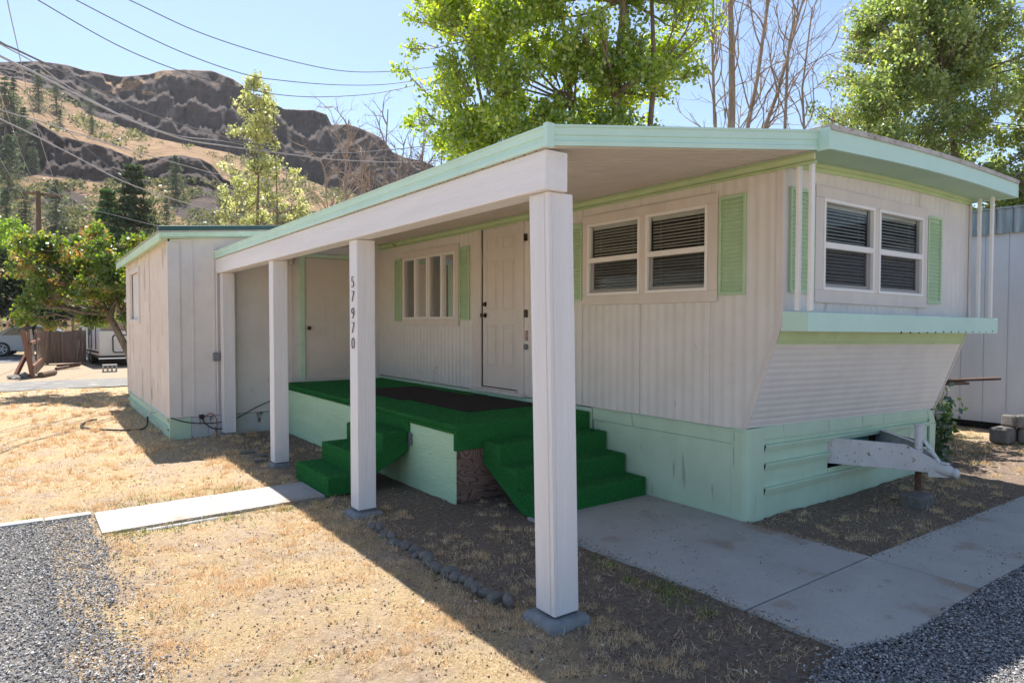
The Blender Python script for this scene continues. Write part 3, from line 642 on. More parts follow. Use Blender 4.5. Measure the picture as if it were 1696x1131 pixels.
# shelf board below the front windows, with thin railing posts
mb = MB()
mb.hexa([(-.005, -.525, 1.55), (3.64, -.525, 1.50), (3.64, -OV - .006, 1.50), (-.005, -OV - .006, 1.55), (-.005, -.525, 1.695), (3.64, -.525, 1.66), (3.64, -OV - .006, 1.66), (-.005, -OV - .006, 1.705)])
SH = mb.build('shelf', M['aqua'], HOME, bevel=.004)
mb = MB()
for x_ in np.arange(1.45, 3.6, .17):
    mb.tube([(x_, -.526, 1.515 + .015 * random.random() + .02 * (1 - x_ / 3.6)), (x_, -.530, 1.52)], .006, 6)
tag(mb.build('nail_heads', M['brass'], SH), kind='stuff')
for (x0, y0) in ((.045, -.505), (.012, -.425), (3.48, -.505), (3.50, -.385)):
    mb = MB(); mb.box(x0 - .022, x0 + .022, y0 - .014, y0 + .014, 1.705 - .012 * x0, 2.868 + .016 * x0); mb.build('railing_post', M['vinyl'], HOME, bevel=.003)
# window maker
def window(T, name, outer, units, mode, head=True):
    a0, a1, b0, b1 = outer
    tr = MB(); k = .0
    ua0 = min(u[0] for u in units); ua1 = max(u[1] for u in units); ub0 = min(u[2] for u in units); ub1 = max(u[3] for u in units)
    tb(tr, T, a0, a1, ub1, b1, .004, .026); tb(tr, T, a0, a1, b0, ub0, .004, .026)
    tb(tr, T, a0, ua0, ub0 + .0005, ub1 - .0005, .004, .024); tb(tr, T, ua1, a1, ub0 + .0005, ub1 - .0005, .004, .024)
    us = sorted(units)
    for p_, q_ in zip(us[:-1], us[1:]): tb(tr, T, p_[1], q_[0], ub0 + .0005, ub1 - .0005, .004, .023)
    root = tr.build('window', M['trim'], HOME, bevel=.003)
    for (x0, x1, z0, z1) in units:
        fr = MB(); t = .028
        tb(fr, T, x0, x1, z1 - t, z1, -.03, .032); tb(fr, T, x0, x1, z0, z0 + t, -.03, .032)
        tb(fr, T, x0, x0 + t, z0 + t, z1 - t, -.03, .031); tb(fr, T, x1 - t, x1, z0 + t, z1 - t, -.03, .031)
        if mode == 'hung':
            zm = z0 + (z1 - z0) * .49; tb(fr, T, x0 + t, x1 - t, zm - .025, zm + .025, -.03, .030)
        else:
            xm = (x0 + x1) / 2; tb(fr, T, xm - .022, xm + .022, z0 + t, z1 - t, -.03, .030)
        fr.build('window_frame', M['vinyl'], root, bevel=.003)
        rc = MB(); D = -.24              # dark recess behind the glass
        for f in ([(x0, z0), (x1, z0), (x1, z1), (x0, z1)],): rc.face([T(p[0], p[1], D) for p in f])
        for (p, q_) in (((x0, z0), (x1, z0)), ((x1, z0), (x1, z1)), ((x1, z1), (x0, z1)), ((x0, z1), (x0, z0))):
            rc.face([T(*p, -.03), T(*q_, -.03), T(*q_, D), T(*p, D)])
        rc.build('recess', M['darkbox'], root)
        gl = MB(); sc = MB(); sa = MB()
        if mode == 'hung':
            gl.face([T(x0 + t, zm, -.002), T(x1 - t, zm, -.002), T(x1 - t, z1 - t, -.002), T(x0 + t, z1 - t, -.002)])
            gl.face([T(x0 + t, z0 + t, -.020), T(x1 - t, z0 + t, -.020), T(x1 - t, zm, -.020), T(x0 + t, zm, -.020)])
            sc.face([T(x0 + t, z0 + t, .004), T(x1 - t, z0 + t, .004), T(x1 - t, zm, .004), T(x0 + t, zm, .004)])
            tb(sa, T, x0 + t, x1 - t, z0 + t, z0 + t + .03, -.028, -.008)
            tb(sa, T, x0 + t, x0 + t + .026, z0 + t + .03, zm - .025, -.028, -.008); tb(sa, T, x1 - t - .026, x1 - t, z0 + t + .03, zm - .025, -.028, -.008)
        else:
            gl.face([T(x0 + t, z0 + t, -.004), T(xm, z0 + t, -.004), T(xm, z1 - t, -.004), T(x0 + t, z1 - t, -.004)])
            gl.face([T(xm, z0 + t, -.018), T(x1 - t, z0 + t, -.018), T(x1 - t, z1 - t, -.018), T(xm, z1 - t, -.018)])
            sc.face([T(xm, z0 + t, .006), T(x1 - t, z0 + t, .006), T(x1 - t, z1 - t, .006), T(xm, z1 - t, .006)])
            tb(sa, T, xm + .022, xm + .045, z0 + t, z1 - t, -.026, -.006); tb(sa, T, x1 - t - .022, x1 - t, z0 + t, z1 - t, -.026, -.006)
        gl.build('glass', M['glass'], root); sc.build('insect_screen', M['screen'], root); sa.build('sash', M['vinyl'], root, bevel=.002)
        bl = MB(); z = z0 + t + .008; i = 0
        while z < z1 - t - .02:
            s0 = .0022 * math.sin(i * 1.7 + x0 * 9); s1 = .0030 * math.cos(i * 2.3 + x0 * 5)
            A, B = x0 + t + .012, x1 - t - .012
            bl.face([T(A, z + s0, -.034), T(B, z + s1, -.034), T(B, z + .0150 + s1, -.049), T(A, z + .0150 + s0, -.049)]); z += .0285; i += 1
        tb(bl, T, x0 + t + .005, x1 - t - .005, z1 - t - .03, z1 - t, -.060, -.0315)
        for xx in (x0 + .16 * (x1 - x0) + .02, x1 - .2 * (x1 - x0)): tb(bl, T, xx, xx + .002, z0 + t, z1 - t, -.033, -.0315)
        bl.build('blind', M['blind'], root)
    return root
window(Tside, 'w', (.275, 1.945, 1.79, 2.695), [(1.145, 1.87, 1.885, 2.61), (.375, 1.075, 1.885, 2.61)], 'hung')
window(Tside, 'w', (4.41, 6.07, 1.565, 2.665), [(5.265, 6.02, 1.66, 2.565), (4.50, 5.225, 1.66, 2.565)], 'slide')
window(Tfront, 'w', (.445, 2.455, 1.785, 2.72), [(.56, 1.40, 1.885, 2.625), (1.48, 2.36, 1.885, 2.625)], 'hung')
def shutter(T, a0, a1, b0, b1):
    mb = MB(); e = .024
    tb(mb, T, a0, a0 + e, b0, b1, .004, .026); tb(mb, T, a1 - e, a1, b0, b1, .004, .026); tb(mb, T, a0 + e, a1 - e, b0, b0 + e, .004, .0255); tb(mb, T, a0 + e, a1 - e, b1 - e, b1, .004, .0255)
    tb(mb, T, a0 + e, a1 - e, b0 + e, b1 - e, .003, .006)
    z = b0 + e
    while z < b1 - e - .02:
        mb.hexa([T(a0 + e, z, .006), T(a1 - e, z, .006), T(a1 - e, z, .023), T(a0 + e, z, .023), T(a0 + e, z + .030, .006), T(a1 - e, z + .030, .006), T(a1 - e, z + .020, .009), T(a0 + e, z + .020, .009)]); z += .0335
    return mb.build('shutter', M['shutter'], HOME, bevel=.0015)
shutter(Tside, .01, .265, 1.84, 2.65); shutter(Tside, 1.955, 2.14, 1.84, 2.64)
shutter(Tside, 4.14, 4.39, 1.64, 2.61); shutter(Tside, 6.10, 6.33, 1.62, 2.59)
shutter(Tfront, .09, .43, 1.85, 2.66); shutter(Tfront, 2.47, 2.78, 1.83, 2.66)
# door with six raised panels
mb = MB(); tb(mb, Tside, 2.96, 3.075, .78, 2.825, .003, .024); tb(mb, Tside, 3.865, 4.04, .78, 2.825, .003, .024); tb(mb, Tside, 2.90, 4.13, 2.826, 2.862, .003, .026)
tb(mb, Tside, 2.96, 4.04, 2.80, 2.8255, .003, .0235); DF = mb.build('door_frame', M['trim'], HOME, bevel=.003)
mb = MB(); tb(mb, Tside, 3.085, 3.855, .81, 2.80, -.045, -.005)
H = 1.99; Wd = .77
for (f0, f1) in ((.12, .42), (.58, .88)):
    for (g0, g1) in ((.07, .145), (.215, .52), (.61, .87)):
        A0 = 3.855 - f1 * Wd; A1 = 3.855 - f0 * Wd; B0 = 2.80 - g1 * H; B1 = 2.80 - g0 * H
        e = .012
        tb(mb, Tside, A0, A1, B0, B0 + e, -.005, .001); tb(mb, Tside, A0, A1, B1 - e, B1, -.005, .001); tb(mb, Tside, A0, A0 + e, B0 + e, B1 - e, -.005, .001); tb(mb, Tside, A1 - e, A1, B0 + e, B1 - e, -.005, .001)
        tb(mb, Tside, A0 + .035, A1 - .035, B0 + .035, B1 - .035, -.005, .0005)
DO = mb.build('door', M['door'], HOME, bevel=.003)
mb = MB(); tb(mb, Tside, 3.855, 3.862, .80, 2.81, -.045, -.002); tb(mb, Tside, 3.08, 3.86, .80, .809, -.045, -.002); tb(mb, Tside, 3.08, 3.86, 2.801, 2.812, -.045, -.002); mb.build('door_gap', M['darkbox'], DF)
for z_, nm in ((1.70, 'door_knob'), (1.84, 'deadbolt')):
    mb = MB(); mb.tube([(-.0, 3.79, z_), (.004 - .012, 3.79, z_)], .032, 14)
    if nm == 'door_knob': mb.tube([(-.01, 3.79, z_), (-.045, 3.79, z_)], .012, 10); mb.tube([(-.040, 3.79, z_), (-.050, 3.79, z_), (-.065, 3.79, z_), (-.072, 3.79, z_)], [.018, .029, .027, .012], 14)
    else: mb.tube([(-.01, 3.79, z_), (-.025, 3.79, z_)], .022, 12)
    mb.build(nm, M['brass'], DO, smooth=True)
mb = MB(); tb(mb, Tside, 2.93, 4.05, .745, .785, .004, .075); tb(mb, Tside, 3.08, 3.86, .786, .80, -.02, .03); mb.build('door_sill', M['trim'], HOME, bevel=.004)
mb = MB(); tb(mb, Tside, 2.90, 2.945, 1.67, 1.76, .004, .03); mb.build('doorbell', M['brass'], HOME, bevel=.004)
mb = MB(); mb.mat = 0; tb(mb, Tside, 2.90, 2.94, 1.40, 1.52, .004, .012); o = mb.build('small_plaque', mat('red_plaque', (.30, .10, .08), (.45, .40, .38), 30, .5), HOME)
mb = MB(); mb.tube([(-.004, 2.925, 1.33), (-.02, 2.925, 1.33)], .035, 12); mb.build('round_socket', M['grey'], HOME)
mb = MB(); mb.box(-.035, -.01, 2.905, 2.94, 2.55, 2.63); mb.build('wall_bracket', M['brass'], HOME)
mb = MB(); P = []
ring = [(-.0055 , 5.03 + .035 * math.cos(t), .93 + .065 * math.sin(t)) for t in np.linspace(0, 2 * math.pi, 25)]
mb.tube(ring, .003, 5, cap=False); mb.build('hatch_ring', M['siding'], HOME)
# skirting, long side
mb = MB(); mb.box(-.012, .0, .12, 1.78, .0, .625); mb.box(-.022, .0, .12, 1.78, .628, .735); mb.box(-.012, 0, 1.80, 11.7, 0, .74)
mb.box(-.03, .0, .0, 1.78, .7355, .748)
SK = mb.build('skirting', M['skirt'], HOME, bevel=.003)
# corner cover of the skirting
mb = MB(); pl = [(-.016, .13), (-.020, .02), (-.010, -.020), (.03, -.034), (.20, -.034), (.225, -.022), (.225, -.004), (.03, .004), (.0, .02), (.0, .13)]
mb.prism(pl, lambda x, y: (x, y, -.02), lambda x, y: (x, y, .758)); mb.build('corner_cover', M['skirt'], HOME, bevel=.008, seg=2)
# front skirting with folded ledges; opening for the hitch
pr = [(0, 0), (.19, 0), (.197, .022), (.24, .034), (.250, .034), (.254, 0), (.40, 0), (.407, .022), (.445, .034), (.455, .034), (.459, 0), (.555, 0), (.562, .022), (.60, .034), (.61, .034), (.614, 0), (.66, 0)]
mb = MB()
def skirt_panel(mb, x0, x1, lo, hi, n=8, bow=0):
    zs = [p for p in pr if lo - 1e-6 <= p[0] <= hi + 1e-6]
    if zs[0][0] > lo + .001: zs = [(lo, 0)] + zs
    if zs[-1][0] < hi - .001: zs = zs + [(hi, 0)]
    mb.grid([[(x_, -.004 - d - bow * math.sin(math.pi * (x_ - x0) / (x1 - x0)), tz(x_, z) if z > .01 else -.03) for x_ in np.linspace(x0, x1, n)] for z, d in zs])
skirt_panel(mb, .22, 1.23, 0, .66); skirt_panel(mb, 1.234, 2.27, 0, .30); skirt_panel(mb, 1.234, 2.27, .555, .66)
skirt_panel(mb, 2.274, 3.28, 0, .30); skirt_panel(mb, 2.274, 3.28, .555, .66)
mb.build('front_skirting', M['skirt'], HOME, solid=.004)
mb = MB(); mb.face([(2.30, -.006, .52), (3.16, -.006, .335), (3.28, -.006, .30), (3.28, -.006, .49), (2.30, -.006, .52)][:5][:4]); mb.build('bent_flap', M['skirt'], HOME, solid=.004)
mb = MB()
for x0, x1 in ((.20, 1.22), (1.226, 2.25), (2.256, 3.33)):
    mb.hexa([(x0, -.022, tz(x0, .655)), (x1, -.022, tz(x1, .655)), (x1, -.004, tz(x1, .655)), (x0, -.004, tz(x0, .655)), (x0, -.018, tz(x0, .765)), (x1, -.018, tz(x1, .765)), (x1, -.002, tz(x1, .765)), (x0, -.002, tz(x0, .765))])
mb.hexa([(3.30, -.026, .02), (3.44, -.02, .02), (3.44, .10, .02), (3.30, .0, .02), (3.30, -.026, .52), (3.46, -.02, .50), (3.46, .10, .50), (3.30, .0, .52)])
mb.hexa([(3.30, -.026, .522), (3.46, -.02, .502), (3.46, .10, .502), (3.30, .0, .522), (3.24, -.026, .655), (3.38, -.02, .645), (3.38, .0, .645), (3.24, .0, .655)])
mb.build('skirting_band', M['skirt'], HOME, bevel=.003)
mb = MB(); mb.box(1.2, 3.3, .45, .5, 0, .7); mb.build('shade_backing', M['darkbox'], HOME)  # black sheet stands in for the darkness under the home behind the hitch opening
mb = MB(); mb.face([(1.28, .05, .40), (2.2, .10, .38), (2.2, .10, .62), (1.28, .05, .62)]); mb.build('inner_panel', M['teal'], HOME, solid=.01)
# hitch
def plate(mb, a, b, za0, za1, zb0, zb1, th=.012):
    a = Vector(a); b = Vector(b); n_ = Vector((b.y - a.y, -(b.x - a.x), 0)).normalized() * th / 2
    P = []
    for (p, z) in ((a, za0), (b, zb0)): P += [(p.x - n_.x, p.y - n_.y, z), (p.x + n_.x, p.y + n_.y, z)]
    Q = []
    for (p, z) in ((a, za1), (b, zb1)): Q += [(p.x - n_.x, p.y - n_.y, z), (p.x + n_.x, p.y + n_.y, z)]
    mb.hexa([P[0], P[1], P[3], P[2], Q[0], Q[1], Q[3], Q[2]])
mb = MB()
A = (1.23, .06, 0); Bm = (1.62, -.50, 0); C_ = (1.74, -.76, 0)
plate(mb, A, Bm, .335, .555, .315, .525); plate(mb, Bm, C_, .315, .525, .31, .38)
def flange(a, b, za, zb, wd=.055):
    mb.bar((a[0] + .02, a[1] + .01, za), (b[0] + .02, b[1] + .01, zb), wd, .008)
flange(A, Bm, .558, .528); flange(A, Bm, .332, .312); flange(Bm, C_, .530, .385); flange(Bm, C_, .312, .306)
A2 = (2.27, .06, 0); B2 = (1.88, -.50, 0); C2 = (1.77, -.76, 0)
plate(mb, A2, B2, .335, .555, .315, .525); plate(mb, B2, C2, .315, .525, .31, .38)
mb.bar((2.25, .07, .558), (1.86, -.49, .528), .05, .008)
mb.build('hitch', M['hitch'], HOME, bevel=.002)
mb = MB(); mb.tube([(1.755, -.70, .345), (1.755, -.80, .335), (1.755, -.84, .325)], [.055, .052, .035], 14); mb.blob((1.755, -.855, .325), (.043, .035, .045), 3, 2, .1)
mb.bar((1.70, -.66, .315), (1.755, -.80, .325), .03, .09); mb.bar((1.755, -.70, .40), (1.755, -.80, .395), .06, .01)
mb.build('coupler', M['hitch'], HOME, smooth=True)
mb = MB(); mb.tube([(1.75, -.56, .30), (1.75, -.56, .70)], .034, 16); mb.tube([(1.75, -.56, .70), (1.75, -.56, .715)], .040, 16); mb.box(1.775, 1.82, -.575, -.545, .60, .71)
mb.bar((1.765, -.60, .57), (1.77, -.72, .40), .05, .014, (0, 1, 0))
JK = mb.build('jack', M['hitch'], HOME, bevel=.003)
mb = MB(); mb.tube([(1.75, -.56, .12), (1.75, -.56, .31)], .026, 12); mb.build('jack_leg', M['rust'], JK)
mb = MB(); mb.box(1.62, 1.87, -.66, -.47, -.04, .09)
tag(mb.build('jack_block', M['stone'], bevel=.02, seg=2), 'grey concrete block under the rusty jack leg of the trailer hitch', 'concrete block')

# ------------------------------------------------------------------ storage shed
SHED = thing('storage_shed', (-1.55, 9.3, 0), 'off white ribbed shed with mint trim and dark green roof edge behind the porch', 'shed')
def Tsf(a, b, d): return (a, 6.9 - d, b)
def Tss(a, b, d): return (-3.1 - d, a, b)
def shz(x): return 2.74 + (x + 3.1) * .10
mb = MB()
bat = [-2.82, -2.545, -2.23, -1.80, -1.45]
ed = [-3.1] + bat + [-1.30, -1.24, 0]
mb.face([Tsf(-3.1, .29, 0), Tsf(-1.33, .29, 0), Tsf(-1.33, shz(-1.33), 0), Tsf(-3.1, shz(-3.1), 0)])
mb.face([Tsf(-.36, .29, 0), Tsf(0, .29, 0), Tsf(0, shz(0), 0), Tsf(-.36, shz(-.36), 0)])
mb.face([Tsf(-1.33, 2.66, 0), Tsf(-.36, 2.66, 0), Tsf(-.36, shz(-.36), 0), Tsf(-1.33, shz(-1.33), 0)])
for b_ in bat[1:2] + bat[3:4]: pass
for b_ in bat: tb(mb, Tsf, b_ - .010, b_ + .010, .30, shz(b_) - .03, -.001, .007)
tb(mb, Tsf, -3.1, -2.98, .29, 2.70, .0005, .014); mb.box(-3.132, -3.1005, 6.8855, 6.95, .29, 2.71)
o = mb.build('front_wall', M['siding_white'], SHED)
mb = MB(); ribwall(mb, Tss, 6.9, 11.75, lambda a: (.26 + .012 * math.sin(a * 5), 2.80 - .02 * (a - 6.9)), [(9.85, 11.1, 1.62, 2.52)], [7.7, 8.6, 9.5, 11.3], st=.01, per=.21, amp=.032)
o = mb.build('side_wall', M['shedside'], SHED); weld(o)
mb = MB()
for (a0, a1, b0, b1) in ((9.80, 9.90, 1.58, 2.56), (11.05, 11.15, 1.58, 2.56), (9.90, 11.05, 2.48, 2.56), (9.90, 11.05, 1.58, 1.66)): tb(mb, Tss, a0, a1, b0, b1, .0, .045)
SW = mb.build('window', M['trim'], SHED, bevel=.004)
mb = MB(); tb(mb, Tss, 9.9, 11.05, 1.66, 2.48, -.03, -.01); mb.build('boarded_panel', M['siding'], SW)
mb = MB(); mb.face([(-3.1, 11.75, 0), (0, 11.75, 0), (0, 11.75, 3.0), (-3.1, 11.75, 2.72)]); mb.build('rear_wall', M['siding'], SHED)
# lower panels
mb = MB()
for (x0, x1) in ((-2.86, -2.64), (-2.637, -2.32), (-2.317, -2.0), (-1.997, -1.66)):
    tb(mb, Tsf, x0, x1, -.05, .284, -.01, .006)
mb.build('lower_panel', M['shedskirt'], SHED, bevel=.002)
mb = MB(); P = []
for z, d in [(-.06, .0), (.10, .0), (.105, .03), (.14, .045), (.15, 0.0), (.23, .0), (.235, .03), (.27, .04), (.285, 0)]:
    P.append([Tss(a, z, d + .01) for a in np.linspace(6.96, 11.6, 12)])
mb.grid(P)
tb(mb, Tsf, -3.13, -2.865, -.05, .284, -.01, .014); mb.box(-3.132, -3.10, 6.888, 7.0, -.05, .30)
mb.build('skirting', M['skirt'], SHED, solid=.003)
# roof
mb = MB()
mb.hexa([(-3.26, 6.77, 2.815), (0, 6.77, 3.10), (0, 12.05, 3.06), (-3.26, 12.35, 2.775), (-3.26, 6.77, 2.83), (0, 6.77, 3.115), (0, 12.05, 3.075), (-3.26, 12.35, 2.79)])
mb.build('roof', M['roofmetal'], SHED)
mb = MB(); mb.hexa([(-3.25, 6.755, 2.832), (0, 6.755, 3.117), (0, 6.95, 3.117), (-3.25, 6.95, 2.832), (-3.25, 6.755, 2.895), (0, 6.755, 3.18), (0, 6.95, 3.18), (-3.25, 6.95, 2.895)])
mb.build('metal_edge', M['darkroof'], SHED, bevel=.004)
mb = MB(); mb.hexa([(-3.24, 6.775, 2.745), (0, 6.775, 3.02), (0, 6.80, 3.02), (-3.24, 6.80, 2.745), (-3.24, 6.775, 2.814), (0, 6.775, 3.099), (0, 6.80, 3.099), (-3.24, 6.80, 2.814)])
mb.hexa([(-3.245, 6.802, 2.70), (-3.22, 6.802, 2.70), (-3.22, 12.3, 2.66), (-3.245, 12.3, 2.66), (-3.245, 6.802, 2.813), (-3.22, 6.802, 2.813), (-3.22, 12.3, 2.773), (-3.245, 12.3, 2.773)])
mb.build('fascia', M['mint'], SHED, bevel=.003)
mb = MB(); mb.hexa([(-3.22, 6.81, 2.735), (0, 6.81, 3.01), (0, 12.2, 2.98), (-3.22, 12.2, 2.70), (-3.22, 6.81, 2.745), (0, 6.81, 3.02), (0, 12.2, 2.99), (-3.22, 12.2, 2.71)]); mb.build('soffit', M['mint'], SHED)
mb = MB(); tb(mb, Tsf, -1.335, -1.255, .70, 2.66, .002, .03); tb(mb, Tsf, -.40, -.33, .70, 2.66, .002, .03); tb(mb, Tsf, -1.255, -.40, 2.60, 2.66, .002, .028); DFS = mb.build('door_frame', M['mint'], SHED, bevel=.003)
mb = MB(); tb(mb, Tsf, -1.25, -.405, .735, 2.595, -.03, .006)
for q_ in ((-.93, -.765, 1.995, 2.0), (-.93, -.765, 1.31, 1.315), (-.93, -.925, 1.315, 1.995), (-.77, -.765, 1.315, 1.995)): tb(mb, Tsf, *q_, .006, .009)
DS = mb.build('door', M['door'], SHED)
mb = MB(); mb.tube([(-1.20, 6.90, 1.52), (-1.20, 6.85, 1.52)], .014, 10); mb.tube([(-1.20, 6.865, 1.52), (-1.20, 6.85, 1.52), (-1.20, 6.83, 1.52)], [.02, .032, .022], 12); mb.build('door_knob', M['brass'], DS, smooth=True)
mb = MB(); tb(mb, Tsf, -1.34, -.33, .70, .732, .002, .05); mb.build('door_sill', M['trim'], SHED)
mb = MB(); tb(mb, Tsf, -2.57, -2.485, 1.06, 1.18, .002, .07); mb.build('outlet_box', M['grey'], SHED, bevel=.008)
mb = MB(); mb.tube([Tsf(-2.51, .30, .02), Tsf(-2.51, 1.06, .02)], .011, 8); mb.tube([Tsf(-2.51, 1.18, .02), Tsf(-2.51, 2.66, .02)], .011, 8); mb.build('conduit', M['trim'], SHED)
mb = MB(); tb(mb, Tsf, -2.76, -2.70, .26, .315, .006, .05); mb.tube([Tsf(-2.73, .28, .05), Tsf(-2.73, .27, .10)], .018, 8); mb.build('outlet', M['black'], SHED)
mb = MB(); mb.tube([(-1.46, 6.9, 2.60), (-1.46, 6.84, 2.60)], .04, 12); mb.build('lamp_base', M['brass'], SHED)
mb = MB(); mb.tube([(-1.46, 6.84, 2.595), (-1.46, 6.84, 2.56), (-1.46, 6.84, 2.50), (-1.46, 6.84, 2.47)], [.03, .042, .042, .02], 12); mb.build('jar_lamp', M['lampglass'], SHED, smooth=True)
# hose bib, hose, cables
def curve_tube(name, pts, r, m, label, cat, sub=14, group=None):
    P = [Vector(p) for p in pts]; out = []
    for i in range(len(P) - 1):
        p0 = P[max(i - 1, 0)]; p1 = P[i]; p2 = P[i + 1]; p3 = P[min(i + 2, len(P) - 1)]
        for k in range(sub):
            t = k / sub; out.append(.5 * ((2 * p1) + (-p0 + p2) * t + (2 * p0 - 5 * p1 + 4 * p2 - p3) * t * t + (-p0 + 3 * p1 - 3 * p2 + p3) * t ** 3))
    out.append(P[-1]); mb = MB(); mb.tube(out, r, 7); return tag(mb.build(name, m, smooth=True), label, cat, group)
mb = MB(); mb.tube([(-3.12, 8.25, .22), (-3.20, 8.25, .22), (-3.23, 8.25, .17)], .014, 8); mb.tube([(-3.19, 8.25, .22), (-3.19, 8.25, .26)], .008, 6); mb.tube([(-3.19, 8.21, .265), (-3.19, 8.29, .265)], .01, 6); mb.build('faucet', M['hitch'], SHED)
curve_tube('garden_hose', [(-3.23, 8.25, .17), (-3.25, 8.15, .06), (-3.35, 8.0, .02), (-3.6, 8.1, .015), (-3.95, 8.5, .015), (-4.05, 8.9, .015), (-3.95, 9.4, .015), (-3.80, 9.6, .015)], .014, M['black'], 'black garden hose running from the shed faucet onto the lawn', 'hose')
curve_tube('black_cable', [(-3.12, 6.87, .30), (-2.9, 6.86, .22), (-2.6, 6.86, .185), (-2.3, 6.85, .22), (-2.0, 6.86, .36), (-1.75, 6.86, .46), (-1.64, 6.86, .52)], .007, M['black'], 'black cable sagging along the foot of the shed front wall', 'cable')
curve_tube('looped_cable', [(-2.73, 6.80, .27), (-2.70, 6.82, .20), (-2.60, 6.83, .12), (-2.48, 6.82, .10), (-2.38, 6.83, .14), (-2.33, 6.84, .20)], .008, M['black'], 'short black cord hanging in a loop below the shed outlet', 'cable')
curve_tube('red_cord', [(-2.70, 6.80, .29), (-2.62, 6.82, .33), (-2.55, 6.82, .25), (-2.54, 6.82, .10), (-2.55, 6.82, .0)], .0065, M['redwire'], 'red extension cord dropping from the outlet on the shed', 'cable')

# ------------------------------------------------------------------ porch roof on four posts
PORCH = thing('porch_roof', (-1.25, 3.2, 0), 'flat porch roof with mint fascia carried by four white wooden posts beside the home', 'porch roof')
XE = -2.52
def cz(x): return 2.505 + (x - XE) * (.36 / 2.52)
mb = MB(); y_ = -.555; per = .1
while y_ < 6.72:                 # pan ceiling, shallow ribs running towards the home
    mb.hexa([(XE + .01, y_, cz(XE)), (-.05, y_, cz(-.05)), (-.05, y_ + per - .016, cz(-.05)), (XE + .01, y_ + per - .016, cz(XE)), (XE + .01, y_, cz(XE) + .012), (-.05, y_, cz(-.05) + .012), (-.05, y_ + per - .016, cz(-.05) + .012), (XE + .01, y_ + per - .016, cz(XE) + .012)])
    y_ += per
mb.hexa([(XE + .01, -.555, cz(XE) + .0125), (-.05, -.555, cz(-.05) + .0125), (-.05, 6.8, cz(-.05) + .0125), (XE + .01, 6.8, cz(XE) + .0125), (XE + .01, -.555, cz(XE) + .02), (-.05, -.555, cz(-.05) + .02), (-.05, 6.8, cz(-.05) + .02), (XE + .01, 6.8, cz(XE) + .02)])
mb.build('ceiling', M['ceiling'], PORCH)
mb = MB(); mb.hexa([(XE, -.57, 2.585), (-.025, -.57, 2.985), (-.025, 6.76, 2.985), (XE, 6.76, 2.585), (XE, -.57, 2.60), (-.025, -.57, 3.0), (-.025, 6.76, 3.0), (XE, 6.76, 2.60)])
mb.build('roof_deck', M['roofmetal'], PORCH)
fp = [(.0, .0), (.014, .0), (.016, .022), (.004, .026), (.004, .050), (.012, .056), (.014, .088), (.022, .094), (.022, .104), (.0, .106)]   # (out, up) gutter like profile
mb = MB(); a_ = 2.507
def ext(p0, p1):
    i = len(p0)
    for k in range(i):
        q0, q1 = p0[k], p0[(k + 1) % i]; r0, r1 = p1[k], p1[(k + 1) % i]; mb.face([q0, q1, r1, r0])
    mb.face(p0[::-1]); mb.face(p1)
ext([(XE - d, 6.90, a_ + h) for d, h in fp], [(XE - d, -.60, a_ + h) for d, h in fp])
mb.build('side_fascia', M['aqua'], PORCH)
mb = MB()
ext([(XE - .02, -.575 - d, 2.507 + h) for d, h in fp], [(-.022, -.575 - d, 2.862 + h * 1.38) for d, h in fp])
mb.box(XE - .026, XE + .022, -.602, -.57, 2.50, 2.62)
mb.build('end_fascia', M['aqua'], PORCH)
mb = MB(); mb.box(-2.51, -2.36, -.545, 6.88, 2.30, 2.503); mb.build('beam', M['wood_h'], PORCH, bevel=.004)
# corrugated roof piece seen above the fascia far back
pst = [(-.515, .0, .055), (1.98, 0, 0), (4.32, 0, 0), (6.71, 0, 0)]
posts = []
for k, (py, _, lean) in enumerate(pst):
    mb = MB(); s_ = .16; x0 = -2.47; z0 = [.045, .05, .04, .05][k]; L0 = lean
    def PP(x_, y_, z_, L0=L0): return (x_ + L0 * (1 - z_ / 2.3), y_, z_)
    if k == 0: mb.box(x0 + .003, x0 + s_ + .01 - .002, py + .003, py + s_, z0 + .004, 2.298, PP)
    else: mb.box(x0 + .003, x0 + s_ - .002, py + .003, py + s_, z0 + .004, 2.298, PP)
    s2 = s_ + (.01 if k == 0 else 0)
    # wrapped boards: joints a little in from the corners
    if k == 0:
        mb.box(x0, x0 + .024, py, py + s_, z0, 2.297, PP); mb.box(x0 + .0265, x0 + s2, py, py + .02, z0, 2.297, PP); mb.box(x0 + s2 - .018, x0 + s2, py + .0225, py + s_, z0, 2.297, PP)
        mb.box(x0 - .0035, x0, py + .030, py + s_ - .028, z0 + .01, 2.29, PP)
    else:
        mb.box(x0, x0 + s2, py, py + s_, z0, 2.297, PP)
    o = mb.build('post', M['wood'], PORCH, bevel=.003); posts.append(o)
    if k == 0: o['label'] = 'front post nearest the camera with a board seam down its corner'
    if k == 1: o['label'] = 'second post carrying the vertical house number 57970'
    sh = MB(); sh.box(x0 + .02, x0 + .14, py + .02, py + .14, z0 - .045, z0 + .001 , PP); sh.build('post_base', M['grey'], o)
